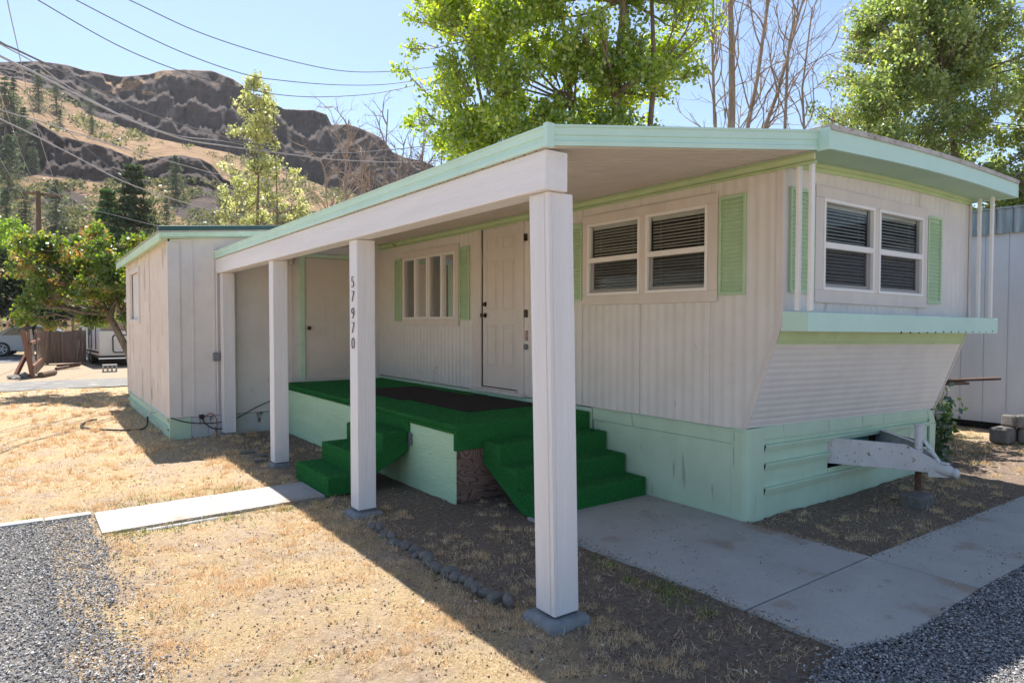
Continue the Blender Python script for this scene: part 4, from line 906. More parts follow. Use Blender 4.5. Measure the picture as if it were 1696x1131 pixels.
# house number, digits one under another on the outer face of the second post
for ch, zc in zip('57970', (1.945, 1.825, 1.685, 1.565, 1.435)):
    cu = bpy.data.curves.new('digit', 'FONT'); cu.body = ch; cu.size = .150; cu.extrude = .003; cu.align_x = 'CENTER'; cu.align_y = 'CENTER'; cu.offset = -.0042
    to = bpy.data.objects.new('digit_curve', cu); COL.objects.link(to); bpy.context.view_layer.update()
    me = bpy.data.meshes.new_from_object(to.evaluated_get(bpy.context.evaluated_depsgraph_get())); bpy.data.objects.remove(to)
    me.name = 'house_number'; me.materials.clear(); me.materials.append(M['bronze'])
    a = np.zeros(len(me.vertices) * 3); me.vertices.foreach_get('co', a); a = a.reshape(-1, 3)
    a = np.stack([-2.477 - a[:, 2], 2.055 - a[:, 0] * .95, zc + a[:, 1] * .92], -1) - np.array(world_loc(posts[1])); me.vertices.foreach_set('co', a.astype(np.float32).ravel()); me.update()
    o = bpy.data.objects.new('house_number', me); COL.objects.link(o); o.parent = posts[1]
# concrete footers
for k, (py, lab) in enumerate([(-.435, 'rounded grey concrete footer under the front porch post nearest the camera'), (2.06, 'grey concrete footer under the porch post with the house number'), (4.40, 'grey concrete footer under the third porch post'), (6.79, 'grey concrete footer under the last porch post by the shed')]):
    mb = MB(); cx = -2.39 + (.055 if k == 0 else 0); b_ = .155 if k < 2 else .13; t_ = .135 if k == 0 else b_ * .80; zt = .03
    mb.hexa([(cx - b_, py - b_, -.06), (cx + b_, py - b_, -.06), (cx + b_, py + b_, -.06), (cx - b_, py + b_, -.06), (cx - t_, py - t_, zt), (cx + t_, py - t_, zt), (cx + t_, py + t_, zt), (cx - t_, py + t_, zt)])
    tag(mb.build('concrete_footer', M['pier'], bevel=.03, seg=4, smooth=False), lab, 'footer', 'concrete footers under the porch posts')

# ------------------------------------------------------------------ deck, steps, mats
DECK = thing('porch_deck', (-.8, 4.3, 0), 'low porch deck covered in green turf carpet with mint plywood side', 'deck')
mb = MB(); mb.box(-1.60, -.03, 1.855, 6.87, .0, .665); 
o = mb.build('deck_box', M['ply'], DECK)
mb = MB(); mb.box(-1.612, -1.601, 1.84, 2.92, -.03, .63)
for (a, b) in ((2.93, 4.14), (4.147, 5.35), (5.357, 6.86)): mb.box(-1.612, -1.601, a, b, -.03, .64)
M['skirtply'] = mat('mint_plywood', (.50, .70, .47), (.45, .64, .42), 7, .65, .5, 60, stretch=(1, .15, 1), spots=[((.16, .17, .13), 34, .70, (1, .25, 1.4)), ((.48, .66, .46), 3, .6, (1, 1, 1))])
mb.build('plywood_side', M['skirtply'], DECK)
def turf(mb, x0, x1, y0, y1, z0, z1): mb.box(x0, x1, y0, y1, z0, z1)
mb = MB(); mb.prism([(1.825, .47), (1.853, .47), (1.853, .655), (6.88, .655), (6.88, .70), (1.825, .70)], lambda a, b: (-1.632, a, b), lambda a, b: (-.02, a, b)); mb.box(-1.632, -1.60, 1.825, 2.71, .62, .6551); mb.box(-1.634, -1.60, 2.711, 3.66, .50, .6551); mb.box(-1.632, -1.60, 3.661, 6.88, .625, .6551)
mb.build('turf_carpet', M['turf'], DECK, bevel=.014, seg=3)
def steps(name, loc, label, n, run, rise, w_, T, top):
    """n treads; profile in (s outward, z); width w_"""
    t = thing(name, loc, label, 'steps')
    pts = [(0, top)]; s_ = run
    for k in range(n): 
        pts += [(s_, top - k * rise), (s_, top - (k + 1) * rise)]; s_ += run
    # closed side panel with slanted underside
    base = top - n * rise
    prof_ = [(0, top - 0.03)] if False else []
    mb = MB()
    poly = []
    for k in range(n):
        poly += [((k) * run, top - k * rise), ((k + 1) * run, top - k * rise)]
    poly += [(n * run, 0.0), ((n - .75) * run, 0.0), (0, top - rise * 1.15)]
    mb.prism(poly, lambda s, z: T(s, 0, z), lambda s, z: T(s, w_, z))
    o = mb.build('turf_carpet', M['turf'], t, bevel=.014, seg=3); return t
# steps towards the camera: s runs to -y from the deck front (y 1.825)
st1 = steps('turf_steps', (-.66, 1.4, 0), 'green carpeted steps at the near end of the deck, ending on the concrete path', 3, .262, .178, 1.30, lambda s, w_, z: (-1.335 + w_, 1.822 - s, z), .535)
st2 = steps('turf_steps', (-2.0, 3.15, 0), 'green carpeted side steps between the second and third porch posts', 3, .275, .178, .90, lambda s, w_, z: (-1.635 - s, 2.72 + w_, z), .535)
mb = MB(); mb.box(-1.64, -1.615, 2.66, 2.70, .40, .52); mb.build('bracket', M['grey'], st2, bevel=.003)
M['pile'] = leafmat('turf_pile', [(0, (.012, .09, .024)), (.5, (.035, .19, .05)), (1, (.12, .40, .13))], .25, .02)
def pile(parent, quads, dens):
    P = []; Nn = []
    for (o_, u_, v_) in quads:
        o_, u_, v_ = map(np.array, (o_, u_, v_)); n_ = np.cross(u_, v_); A_ = np.linalg.norm(n_); n_ = n_ / A_; k = int(A_ * dens); t = rng.random((k, 2))
        P.append(o_ + t[:, :1] * u_ + t[:, 1:] * v_); Nn.append(np.repeat(n_[None], k, 0))
    P = np.concatenate(P); Nn = np.concatenate(Nn); dr = unit(Nn + rng.normal(size=P.shape) * .38); sd = unit(np.cross(dr, rng.normal(size=P.shape))) * .0022
    h = rng.uniform(.004, .008, len(P))[:, None]; V = np.stack([P - sd, P + sd, P + dr * h], 1).reshape(-1, 3)
    tag(fastmesh('turf_pile', V, 3, M['pile'], rng.random(len(P)), parent), kind='stuff')
pile(DECK, [((-1.632, 1.825, .70), (1.612, 0, 0), (0, .7, 0)), ((-1.632, 2.52, .70), (.55, 0, 0), (0, 4.35, 0)), ((-1.1, 3.7, .70), (1.08, 0, 0), (0, 3.15, 0)), ((-1.6, 1.825, .47), (1.58, 0, 0), (0, 0, .225)), ((-1.632, 2.71, .62), (0, -.88, 0), (0, 0, .075)), ((-1.634, 3.66, .50), (0, -.95, 0), (0, 0, .19)), ((-1.632, 6.88, .63), (0, -3.9, 0), (0, 0, .06))], 26000)
qs = []
for k in range(3):
    qs += [((-1.335, 1.822 - .262 * (k + 1), .535 - .178 * k), (1.3, 0, 0), (0, .262, 0)), ((-1.335, 1.822 - .262 * (k + 1), .535 - .178 * (k + 1)), (1.3, 0, 0), (0, 0, .178))]
qs += [((-1.335, 1.822, .36), (0, -.75, -.34), (0, 0, .17))]
pile(st1, qs, 26000)
qs = []
for k in range(3):
    qs += [((-1.635 - .275 * (k + 1), 2.72, .535 - .178 * k), (.275, 0, 0), (0, .9, 0)), ((-1.635 - .275 * (k + 1), 3.62, .535 - .178 * (k + 1)), (0, -.9, 0), (0, 0, .178)), ((-1.635 - .275 * (k + 1), 2.72, .36 - .178 * k), (.275, 0, 0), (0, 0, .17))]
pile(st2, qs, 26000)
for (y0, y1, x0, x1, lab) in ((2.50, 3.78, -1.07, -.14, 'dark brown flat doormat in front of the white door on the turf deck'), (3.82, 5.2, -1.16, -.26, 'dark brown flat doormat left of the door, below the slider windows')):
    mb = MB(); mb.box(x0, x1, y0, y1, .701, .711); tag(mb.build('doormat', M['mat'], bevel=.004), lab, 'doormat', 'doormats on the deck')
# edging of small rounded grey stones between the two nearest posts
est = None
for k in range(22):
    y_ = 1.62 - k * .083; x_ = -2.50 + .02 * math.sin(k * .9) + (.05 if k > 18 else 0)
    if est is None:
        mb = MB(); mb.blob((0, 0, 0), (.048, .040, .034), 4, 3, .28); est = mb.build('edging_stone', M['edgestone'], smooth=True); o = est
    else: o = est.copy(); COL.objects.link(o)
    o.location = (x_ + .008 * math.sin(k * 3.3), y_ + .012 * math.sin(k * 4.4), -.026 + .008 * math.sin(k * 2.1)); o.rotation_euler = (0, 0, k * 1.1); o.scale = (1 + .3 * math.sin(k * 5.1), 1 + .25 * math.cos(k * 3.7), 1 + .3 * math.sin(k * 1.9))
    tag(o, 'small rounded grey stone in the curved edging row between the two nearest posts', 'stone', 'edging stones between the porch posts')
for k, (x_, y_, r) in enumerate([(-2.45, 5.05, .09), (-2.55, 4.75, .08), (-2.50, 5.35, .08)]):
    mb = MB(); mb.box(x_ - r, x_ + r, y_ - r * .6, y_ + r * .6, -.03, .015); o = mb.build('flat_paver', M['stone'], bevel=.01); tag(o, ['flat broken paver nearest the shed of two, left of the third post', 'flat broken paver closest to the third post', 'small flat paver farthest back beside the last post'][k], 'paver', 'broken pavers by the third post')

# ------------------------------------------------------------------ neighbour's building, planks, stones
NB = thing('neighbour_building', (9, 3, 0), 'pale lavender white building with grooved siding and galvanised roof edge at the right', 'building')
mb = MB(); ys_ = np.arange(-5.0, 9.01, .305)
for a, b in zip(ys_[:-1], ys_[1:]):
    mb.face([(7.15, a + .008, .10), (7.15, b - .008, .10), (7.15, b - .008, 2.98), (7.15, a + .008, 2.98)])
    mb.face([(7.15, b - .008, .10), (7.162, b - .005, .10), (7.162, b - .005, 2.98), (7.15, b - .008, 2.98)]); mb.face([(7.162, b - .005, .10), (7.162, b + .005, .10), (7.162, b + .005, 2.98), (7.162, b - .005, 2.98)]); mb.face([(7.162, b + .005, .10), (7.15, b + .008, .10), (7.15, b + .008, 2.98), (7.162, b + .005, 2.98)])
mb.face([(7.15, -5, .10), (11.5, -5, .10), (11.5, -5, 3.2), (7.15, -5, 2.98)])
mb.build('wall', M['neigh'], NB)
mb = MB(); mb.box(7.2, 11, -4.95, 9, 0, .099); mb.build('base', M['darkbox'], NB)  # near-black box stands in for the shaded gap below the wall
mb = MB(); P = [[], []]
for i, a in enumerate(np.arange(-5.15, 9.2, .0265)):
    k = i % 8; d = {0: 0, 1: .022, 2: .022, 3: .0, 4: 0, 5: 0, 6: .004, 7: 0}[k]
    P[0].append((7.10 - d, a, 2.94)); P[1].append((7.10 - d, a, 3.31))
mb.grid(P); mb.build('roof_edge', M['grayroof'], NB)
mb = MB(); mb.hexa([(7.06, -5.2, 3.30), (11.8, -5.2, 3.6), (11.8, 9.2, 3.6), (7.06, 9.2, 3.30), (7.06, -5.2, 3.325), (11.8, -5.2, 3.625), (11.8, 9.2, 3.625), (7.06, 9.2, 3.325)]); mb.build('roof', M['grayroof'], NB)
for k, (pts, w_, lab) in enumerate([([(4.2, .62, .872), (5.02, -.10, .925)], .10, 'long thin brown plank sticking out behind the home, uppermost of the two'), ([(4.2, .60, .836), (4.72, .14, .868)], .12, 'shorter brown plank under the long one behind the home')]):
    mb = MB(); mb.bar(*pts, w_, .030); tag(mb.build('plank', M['plank'], bevel=.003), lab, 'plank', 'planks stacked behind the home')
mb = MB(); mb.box(4.0, 4.1, .72, .82, 0, .80); tag(mb.build('plank_support', M['redwood']), 'wooden support under the planks behind the home', 'support')
for k, (x_, y_, z_, r) in enumerate([(5.97, .14, .10, .17), (6.20, -.05, .09, .16), (6.42, .02, .09, .17), (6.10, .06, .28, .13), (6.42, -.18, .09, .15), (6.35, -.02, .27, .13)]):
    mb = MB()
    mb.box(x_ - r, x_ + r, y_ - r * .7, y_ + r * .7, z_ - r * .62, z_ + r * .62); o = mb.build('landscape_block', M['stone'], bevel=r * .2, seg=2)
    o.rotation_euler = (.05 * k, .04, .4 * k)
    tag(o, ['leftmost grey block of the pile by the neighbour wall, its flat face to the camera', 'grey block second from the left on the ground in the pile', 'grey block farthest back on the ground in the pile', 'small grey block lying on top at the left of the pile', 'grey block at the right end of the pile on the ground', 'small grey block lying on top at the right of the pile'][k], 'block', 'pile of grey landscape blocks by the neighbour wall')

# ------------------------------------------------------------------ foliage
M['cotton'] = leafmat('cottonwood_leaves', [(0, (.07, .14, .018)), (.35, (.18, .28, .028)), (.7, (.33, .43, .05)), (1, (.56, .58, .12))], .62, .08)
M['aspen'] = leafmat('right_tree_leaves', [(0, (.07, .125, .03)), (.35, (.17, .25, .06)), (.7, (.31, .38, .10)), (1, (.52, .52, .18))], .60, .09)
M['poplarleaf'] = leafmat('poplar_leaves', [(0, (.18, .23, .07)), (.5, (.38, .42, .15)), (.8, (.56, .56, .25)), (1, (.72, .70, .34))], .45, .10)
M['lilac'] = leafmat('lilac_leaves', [(0, (.045, .10, .012)), (.45, (.13, .21, .028)), (.70, (.22, .29, .045)), (.72, (.34, .20, .06)), (1, (.40, .26, .10))], .5, .07)
M['brightleaf'] = leafmat('bright_leaves', [(0, (.09, .19, .025)), (1, (.28, .40, .07))], .55, .05)
M['darkleaf'] = leafmat('dark_leaves', [(0, (.016, .026, .014)), (.6, (.03, .045, .02)), (1, (.06, .075, .03))], .15, .03)
M['needles'] = leafmat('conifer_needles', [(0, (.05, .075, .045)), (.6, (.10, .135, .07)), (1, (.18, .22, .11))], .35, .03)
M['spruce'] = leafmat('spruce_needles', [(0, (.03, .055, .026)), (.6, (.065, .095, .04)), (1, (.17, .19, .08))], .3, .03)
M['ponder'] = leafmat('hill_shrub_leaves', [(0, (.065, .08, .035)), (.5, (.135, .15, .06)), (1, (.25, .25, .11))], .3, .03)
M['vine'] = leafmat('vine_leaves', [(0, (.02, .055, .015)), (1, (.06, .12, .03))], .35, .08)
def rv(): return Vector((random.gauss(0, 1), random.gauss(0, 1), random.gauss(0, 1))).normalized()
def branch_path(a, b, n=6, wig=.12, sag=0):
    a = Vector(a); b = Vector(b); L = (b - a).length; o = []
    off = Vector((random.gauss(0, 1), random.gauss(0, 1), random.gauss(0, .5))) * wig * L
    for i in range(n + 1):
        t = i / n; o.append(a.lerp(b, t) + off * math.sin(math.pi * t) * .6 + Vector((random.gauss(0, 1), random.gauss(0, 1), random.gauss(0, 1))) * wig * .12 * L * (0 < i < n) + Vector((0, 0, sag * L * t * (1 - t))))
    return o
def leafy_tree(name, base, label, cat, trunks, clumps, leaf, nleaf, mat_, bark, group=None, spray=.5, trunkr=.14, side=5, seed=1, lean=None, patchy=.25):
    """trunks: list of world paths; clumps: (centre, radius xyz, weight)"""
    random.seed(seed)
    t = thing(name, base, label, cat, group); mb = MB(); allp = []
    for (path, r0, r1) in trunks:
        k = len(path); rr = [r0 + (r1 - r0) * i / (k - 1) for i in range(k)]; mb.tube(path, rr, 9); allp += [(Vector(p), rr[i]) for i, p in enumerate(path)]
    C0 = []; W_ = []
    tips = []
    for (c, r, wgt) in clumps:
        c = Vector(c)
        # limb from the nearest lower trunk point
        cand = min(allp, key=lambda q: (q[0] - c).length + max(0, q[0].z - c.z + .2) * 3 + max(0, c.z * .85 - q[0].z) * 3)
        pth = branch_path(cand[0], c, 6, .10, -.08); r0 = min(cand[1] * .6, .05); mb.tube(pth, [max(.006, r0 * (1 - .8 * i / 6)) for i in range(7)], 5, cap=False)
        for _ in range(side):
            s0 = pth[random.randint(3, 6)]; d = rv(); d = Vector((d.x * r[0], d.y * r[1], abs(d.z) * r[2] * .9 + .1 * r[2])) 
            e = c + d * random.uniform(.7, 1.15); sp = branch_path(s0, e, 5, .10, -.1); mb.tube(sp, [.011 - .0015 * i for i in range(6)], 4, cap=False)
            tips.append((sp, wgt, r))
    mb.build('trunk', bark, t, smooth=True)
    # leaves: along the side twigs and through the clumps
    cs = []
    n1 = int(nleaf * spray); n2 = nleaf - n1
    wt = np.array([w_ * max(r) for _, w_, r in tips]); wt = wt / wt.sum(); ch = rng.choice(len(tips), n1, p=wt)
    for c_ in ch:
        sp, _, r = tips[c_]; u = random.random() ** .7 * 4.999; i = int(u); p = sp[i].lerp(sp[i + 1], u - i); s_ = .10 * max(r) + .03
        cs.append((p.x + random.gauss(0, s_), p.y + random.gauss(0, s_), p.z + random.gauss(0, s_) - .02))
    wt = np.array([w_ * r[0] * r[1] * r[2] for _, r, w_ in clumps]) ** .8; wt /= wt.sum(); ch = rng.choice(len(clumps), n2, p=wt)
    # several small sub-clusters per clump give an uneven surface
    subs = {}
    for i, (c, r, w_) in enumerate(clumps):
        L_ = []
        for _ in range(12):
            d = rv() * (random.random() ** .45); L_.append((c[0] + d.x * r[0], c[1] + d.y * r[1], c[2] + d.z * r[2], .24 * min(r)))
        subs[i] = L_
    for c_ in ch:
        s_ = random.choice(subs[c_]); cs.append((s_[0] + random.gauss(0, s_[3]), s_[1] + random.gauss(0, s_[3]), s_[2] + random.gauss(0, s_[3] * .9)))
    c = np.array(cs); V = leaf_quads(c, leaf * rng.uniform(.6, 1.3, len(c)), droop=.6, aspect=.75)
    rn = np.clip(rng.beta(2, 2.2, len(c)) * (1 - patchy * .6) + patchy * .3 + patchy * np.array([noise.noise(Vector(p) * (1.1 if patchy < .3 else 2.4)) for p in c]), 0, 1)
    fastmesh('crown', V, 4, mat_, rn, t); return t
def px(u, v, d): return tuple(at(u, v, d))
def g0(u, d):          # ground point under pixel column u at depth d
    p = at(u, 560, d); return (float(p[0]), float(p[1]), 0.0)

# big cottonwood behind the home
random.seed(3)
base = g0(990, 13.4); bx, by = base[0], base[1]
def tp(du, z, dd=0):      # point du metres across, dd metres deeper
    return (bx + RT[0] * du + FW[0] * dd, by + RT[1] * du + FW[1] * dd, z)
trs = [([tp(.55, 0), tp(.5, 2.5), tp(.42, 4.5), tp(.34, 6.2), tp(.5, 8.0), tp(.6, 10)], .17, .04), ([tp(0, 0, .3), tp(-.05, 2.5, .3), tp(-.3, 4.2, .2), tp(-.55, 6.0, .2), tp(-.8, 8.5)], .13, .03), ([tp(.5, 1.8), tp(.9, 4.0), tp(1.1, 6.5), tp(1.0, 9)], .09, .03), ([tp(0, 1.5), tp(-1.2, 3.6), tp(-2.2, 5.4), tp(-2.6, 7.2)], .07, .02)]
cl = []
for _ in range(235):
    z = random.uniform(4.0, 9.6) if random.random() < .9 else random.uniform(9.6, 10.8)
    lo = float(np.interp(z, [4, 4.6, 5.2, 5.8, 6.3, 7, 8, 9.5, 11], [-2.2, -2.6, -3.0, -3.25, -3.35, -3.45, -3.35, -2.4, -.8])); hi = float(np.interp(z, [4, 5, 5.6, 6.3, 7, 8, 9.5, 11], [.9, .9, 1.15, 1.7, 1.95, 2.1, 1.7, .5]))
    du = random.uniform(lo, hi); r = random.uniform(.24, .50)
    cl.append((tp(du, z, random.uniform(-1.3, 1.6)), (r, r, r * random.uniform(.8, 1.3)), random.uniform(.3, 1.3)))
for du, z in [(-3.75, 7.0), (-3.9, 6.6), (-3.75, 7.6), (-3.6, 5.75), (-3.75, 5.5), (-3.3, 5.2), (-3.1, 5.0), (-3.6, 8.0), (-3.3, 6.1), (2.3, 7.6), (2.35, 8.1), (1.9, 6.5)]: cl.append((tp(du, z), (.24, .3, .2), .4))
leafy_tree('cottonwood_tree', base, 'large leafy green cottonwood rising behind the porch roof', 'tree', trs, cl, .083, 105000, M['cotton'], M['bark'], seed=5)
# tree behind the neighbour's building
random.seed(9)
base = g0(1600, 15.0); bx, by = base[0], base[1]
trs = [([tp(.2, 0), tp(.1, 2.5), tp(-.2, 4.5), tp(-.6, 7), tp(-.9, 8.6)], .14, .02), ([tp(.2, 1), tp(-.9, 3.2), tp(-1.4, 5.2)], .08, .02), ([tp(.3, 1), tp(1.3, 3.5), tp(1.8, 6)], .09, .02)]
cl = []
for _ in range(270):
    z = random.uniform(3.7, 9.2)
    lo = float(np.interp(z, [3, 4.4, 5.0, 5.5, 6.2, 7, 7.5, 8.5, 9.3], [-.8, -1.3, -2.6, -3.1, -2.95, -2.45, -2.4, -1.9, -1.7])); hi = float(np.interp(z, [3, 6.5, 7.2, 8, 9.3], [4.6, 4.4, 2.6, .7, -.2]))
    du = random.uniform(lo, hi); r = random.uniform(.24, .48); cl.append((tp(du, z, random.uniform(-1.3, 1.6)), (r, r, r * .9), random.uniform(.3, 1.3)))
for du, z in [(-3.3, 6.2), (-3.5, 6.35), (-3.2, 5.6), (-2.75, 7.5), (-2.3, 8.3), (.55, 8.4), (.7, 8.8), (1.1, 8.0), (1.25, 8.5), (1.6, 7.7), (-1.6, 9.2), (-.8, 9.2), (2.3, 7.6), (-3.6, 5.0)]: cl.append((tp(du, z), (.20, .26, .24), .35))
leafy_tree('poplar_tree', base, 'broad green poplar with yellowish leaves behind the neighbour building at the right', 'tree', trs, cl, .078, 105000, M['aspen'], M['bark'], seed=6)
# slender poplar behind the shed
random.seed(12)
base = g0(430, 21); bx, by = base[0], base[1]
trs = [([tp(0, 0), tp(.02, 2.5), tp(-.05, 4.5), tp(.02, 6.2), tp(-.12, 8.9)], .09, .012), ([tp(.15, 0), tp(.45, 2.8), tp(.6, 5), tp(.55, 7.2)], .05, .01), ([tp(-.1, 0), tp(-.5, 3.2), tp(-.7, 5.0)], .04, .01), ([tp(.3, 1), tp(.95, 3.5), tp(1.05, 5.3)], .04, .01)]
cl = []
for _ in range(95):
    z = random.uniform(3.6, 9.1); hw = float(np.interp(z, [3.6, 5, 6, 7, 8, 9.2], [1.5, 1.45, 1.15, .8, .55, .12]))
    cl.append((tp(random.uniform(-hw, hw * 1.15), z, random.uniform(-.6, .6)), (.20, .20, .26), random.uniform(.3, 1)))
leafy_tree('young_poplar', base, 'slender pale leaved young poplar standing behind the shed roof', 'tree', trs, cl, .088, 9500, M['poplarleaf'], M['bark'], seed=7, side=4)
# lilac like tree leaning left of the shed
random.seed(15)
base = g0(222, 15.0); bx, by = base[0], base[1]
trs = [([tp(.10, 0), tp(-.12, .9), tp(-.55, 1.75), tp(-1.0, 2.5), tp(-1.5, 3.2)], .10, .03), ([tp(.12, 0), tp(.02, 1.0), tp(-.25, 1.7), tp(-.5, 2.4), tp(-.6, 3.3)], .07, .02), ([tp(-.5, 1.7), tp(-.3, 2.6), tp(-.1, 3.6)], .04, .015)]
cl = []
for _ in range(95):
    du = random.uniform(-2.55, .9); top = 3.62 - .10 * abs(du + .7) ** 2.0; bot = 1.55 + .12 * (du + .4) ** 2 + (.10 if du < -1.5 else 0)
    z = random.uniform(bot, max(bot + .2, top)); r = random.uniform(.17, .34); cl.append((tp(du, z, random.uniform(-.9, .9)), (r, r, r * .85), random.uniform(.4, 1.2)))
for du, z in [(-2.65, 1.75), (-2.45, 1.6), (-2.2, 2.1), (-2.7, 2.7), (-2.3, 3.25), (-1.9, 1.55)]: cl.append((tp(du, z, 0), (.2, .2, .14), .6))
leafy_tree('leaning_tree', base, 'green and rusty leaved small tree leaning out beside the shed', 'tree', trs, cl, .075, 40000, M['lilac'], M['bark'], seed=8, patchy=.62)
# bright green tree and dark tree at the left frame edge
random.seed(21)
base = g0(-15, 34); bx, by = base[0], base[1]
cl = [(tp(random.uniform(-2.8, 1.5), random.uniform(3.2, 7.0) , random.uniform(-1.5, 1.5)), (.55, .55, .45), random.uniform(.5, 1)) for _ in range(45)]
leafy_tree('maple_tree', base, 'bright green tree at the left frame edge above the darker foliage', 'tree', [([tp(0, 0), tp(.1, 2), tp(0, 4.5)], .16, .06)], cl, .17, 9000, M['brightleaf'], M['bark'], seed=9)
random.seed(22)
base = g0(25, 30.5); bx, by = base[0], base[1]
cl = [(tp(random.uniform(-3.2, 2.6), random.uniform(1.7, 4.6), random.uniform(-1.6, 1.8)), (.6, .6, .5), random.uniform(.5, 1)) for _ in range(60)]
leafy_tree('dark_tree', base, 'very dark leafed tree behind the parked silver car at the left', 'tree', [([tp(.6, 0), tp(.5, 2), tp(.3, 4)], .15, .06), ([tp(-1.4, 0), tp(-1.3, 2), tp(-1.5, 3.5)], .12, .05)], cl, .17, 16000, M['darkleaf'], M['bark'], seed=10)
# bare trees
def bare_tree(name, base, label, trunks, nb, seed, reach, curl=.35, r_=.02, group=None, gen2=4, gen3=2, mt=None):
    random.seed(seed); t = thing(name, base, label, 'tree', group); mb = MB()
    def grow(p, d, L, r, lev):
        pts = [Vector(p)]; d = Vector(d).normalized(); k = 7; ax = rv()
        for i in range(k):
            d = (d + rv() * curl * .33 + ax * curl * .12 + Vector((0, 0, .05))).normalized(); pts.append(pts[-1] + d * L / k)
        mb.tube(pts, [max(.003, r * (1 - .75 * i / k)) for i in range(k + 1)], 5 if lev < 2 else 4, cap=False)
        nn = [0, gen2, gen3, 0][lev]
        for _ in range(nn):
            i = random.randint(2, k); dd = (pts[i] - pts[i - 1]).normalized(); sd = (dd + rv() * .9).normalized(); grow(pts[i], sd, L * random.uniform(.35, .65), r * .5, lev + 1)
    for (path, r0, r1) in trunks:
        k = len(path); mb.tube(path, [r0 + (r1 - r0) * i / (k - 1) for i in range(k)], 8)
        P = [Vector(q_) for q_ in path]
        for _ in range(nb):
            u = random.uniform(.25, .98) * (k - 1); i = min(int(u), k - 2); p = P[i].lerp(P[i + 1], u - i); d = (P[i + 1] - P[i]).normalized()
            a = rv(); a.z = abs(a.z) * .4; grow(p, d * .8 + a * .8, reach * random.uniform(.5, 1.2), r_, 1)
    mb.build('trunk', mt or M['barkdead'], t, smooth=True); return t
base = g0(1205, 15.5); bx, by = base[0], base[1]
bare_tree('dead_tree', base, 'large leafless dead tree with pale brown branches behind the roof, right of the cottonwood',
    [([tp(.0, 0), tp(-.02, 3), tp(.0, 5.2), tp(.05, 6.6), tp(.02, 8.2), tp(-.1, 10.5)], .13, .05), ([tp(.05, 4.2), tp(.30, 5.5), tp(.62, 7.2), tp(.85, 9), tp(1.0, 10.5)], .06, .03), ([tp(-.05, 4.4), tp(-.35, 6.2), tp(-.42, 8), tp(-.4, 10)], .045, .02),
     ([tp(.1, 4.4), tp(.7, 5.8), tp(1.1, 6.9), tp(1.7, 9.2)], .075, .02)], 15, 31, 2.0, curl=.7, r_=.020, gen2=4, gen3=2)
base = g0(1290, 15.0); bx, by = base[0], base[1]
bare_tree('dead_sapling', base, 'smaller leafless dead tree with curved stems right of the big dead tree', [([tp(.0, 0), tp(-.1, 3), tp(.05, 5), tp(.12, 7.6), tp(.25, 8.4)], .06, .02), ([tp(.3, 0), tp(.1, 3.2), tp(.55, 5.2), tp(.45, 6.8), tp(.65, 8.6)], .05, .015), ([tp(.6, 0), tp(.75, 3.4), tp(1.0, 5.0), tp(1.25, 6.0)], .045, .015)], 9, 33, 1.5, curl=.9, r_=.018, gen2=4, gen3=2)
M['twig'] = mat('pale_twig', (.30, .25, .22), (.20, .16, .14), 12, .9)
random.seed(40)
for k, (u, d, h, lab) in enumerate([(575, 24, 8.8, 'bare brown tree nearest the young poplar, above the porch fascia'), (640, 25, 9.5, 'tallest bare tree against the sky left of the cottonwood'), (700, 23, 8.4, 'low bare tree closest to the cottonwood crown'), (728, 22, 7.2, 'small bare sapling just left of the dark pole'), (600, 30, 9.0, 'bushy bare tree low against the dark cliff')]):
    base = g0(u, d); bx, by = base[0], base[1]
    bare_tree('bare_tree', base, lab, [([tp(0, 0), tp(.15, h * .45), tp(-.05, h * .75), tp(.1, h)], .07, .018), ([tp(0, 1.5), tp(-.6, h * .55), tp(-.8, h * .82)], .05, .012), ([tp(.1, 1.5), tp(.7, h * .5), tp(.85, h * .8)], .045, .012)], 10, 50 + k, 1.5, curl=.8, r_=.032, group='bare trees behind the porch', gen2=4, gen3=3, mt=M['twig'] if k in (1, 2, 3) else M['barkdead'])

random.seed(61); base = (5.4, 2.6, 0)  # unseen shrub, added to cast dappled shade on the ground beside the home
cl = [((5.25 + random.uniform(-1.1, 1.0), 2.0 + random.uniform(-1.0, 1.0), random.uniform(1.7, 2.75)), (.3, .3, .25), random.uniform(.4, 1)) for _ in range(30)]
leafy_tree('shade_shrub', base, 'unseen leafy shrub added to dapple the ground between the home and the neighbour building', 'shrub', [([base, (5.35, 2.4, .9), (5.3, 2.1, 2.0)], .06, .03)], cl, .09, 6500, M['aspen'], M['bark'], seed=62)
# vine at the far skirting corner
t = thing('vine_plant', (3.75, .15, 0), 'dark green leafy vine growing at the far corner of the mint skirting', 'plant')
mb = MB(); random.seed(5); cs = []
for _ in range(16):
    p = branch_path((3.8 + random.gauss(0, .08), .18, 0), (3.78 + random.uniform(-.12, .30), random.uniform(.02, .3), random.uniform(.3, .86)), 6, .2); mb.tube(p, .005, 5)
    for _ in range(48):
        q_ = random.choice(p); cs.append((q_.x + random.gauss(0, .07), q_.y + random.gauss(0, .06), max(.03, q_.z + random.gauss(0, .06))))
mb.build('stem', M['bark'], t); c = np.array(cs); fastmesh('foliage', leaf_quads(c, .075 * rng.uniform(.6, 1.3, len(c)), unit(rng.normal(size=(len(c), 3)) + np.array([-.8, -.9, .3])), .8, .6), 4, M['vine'], rng.random(len(c)), t)

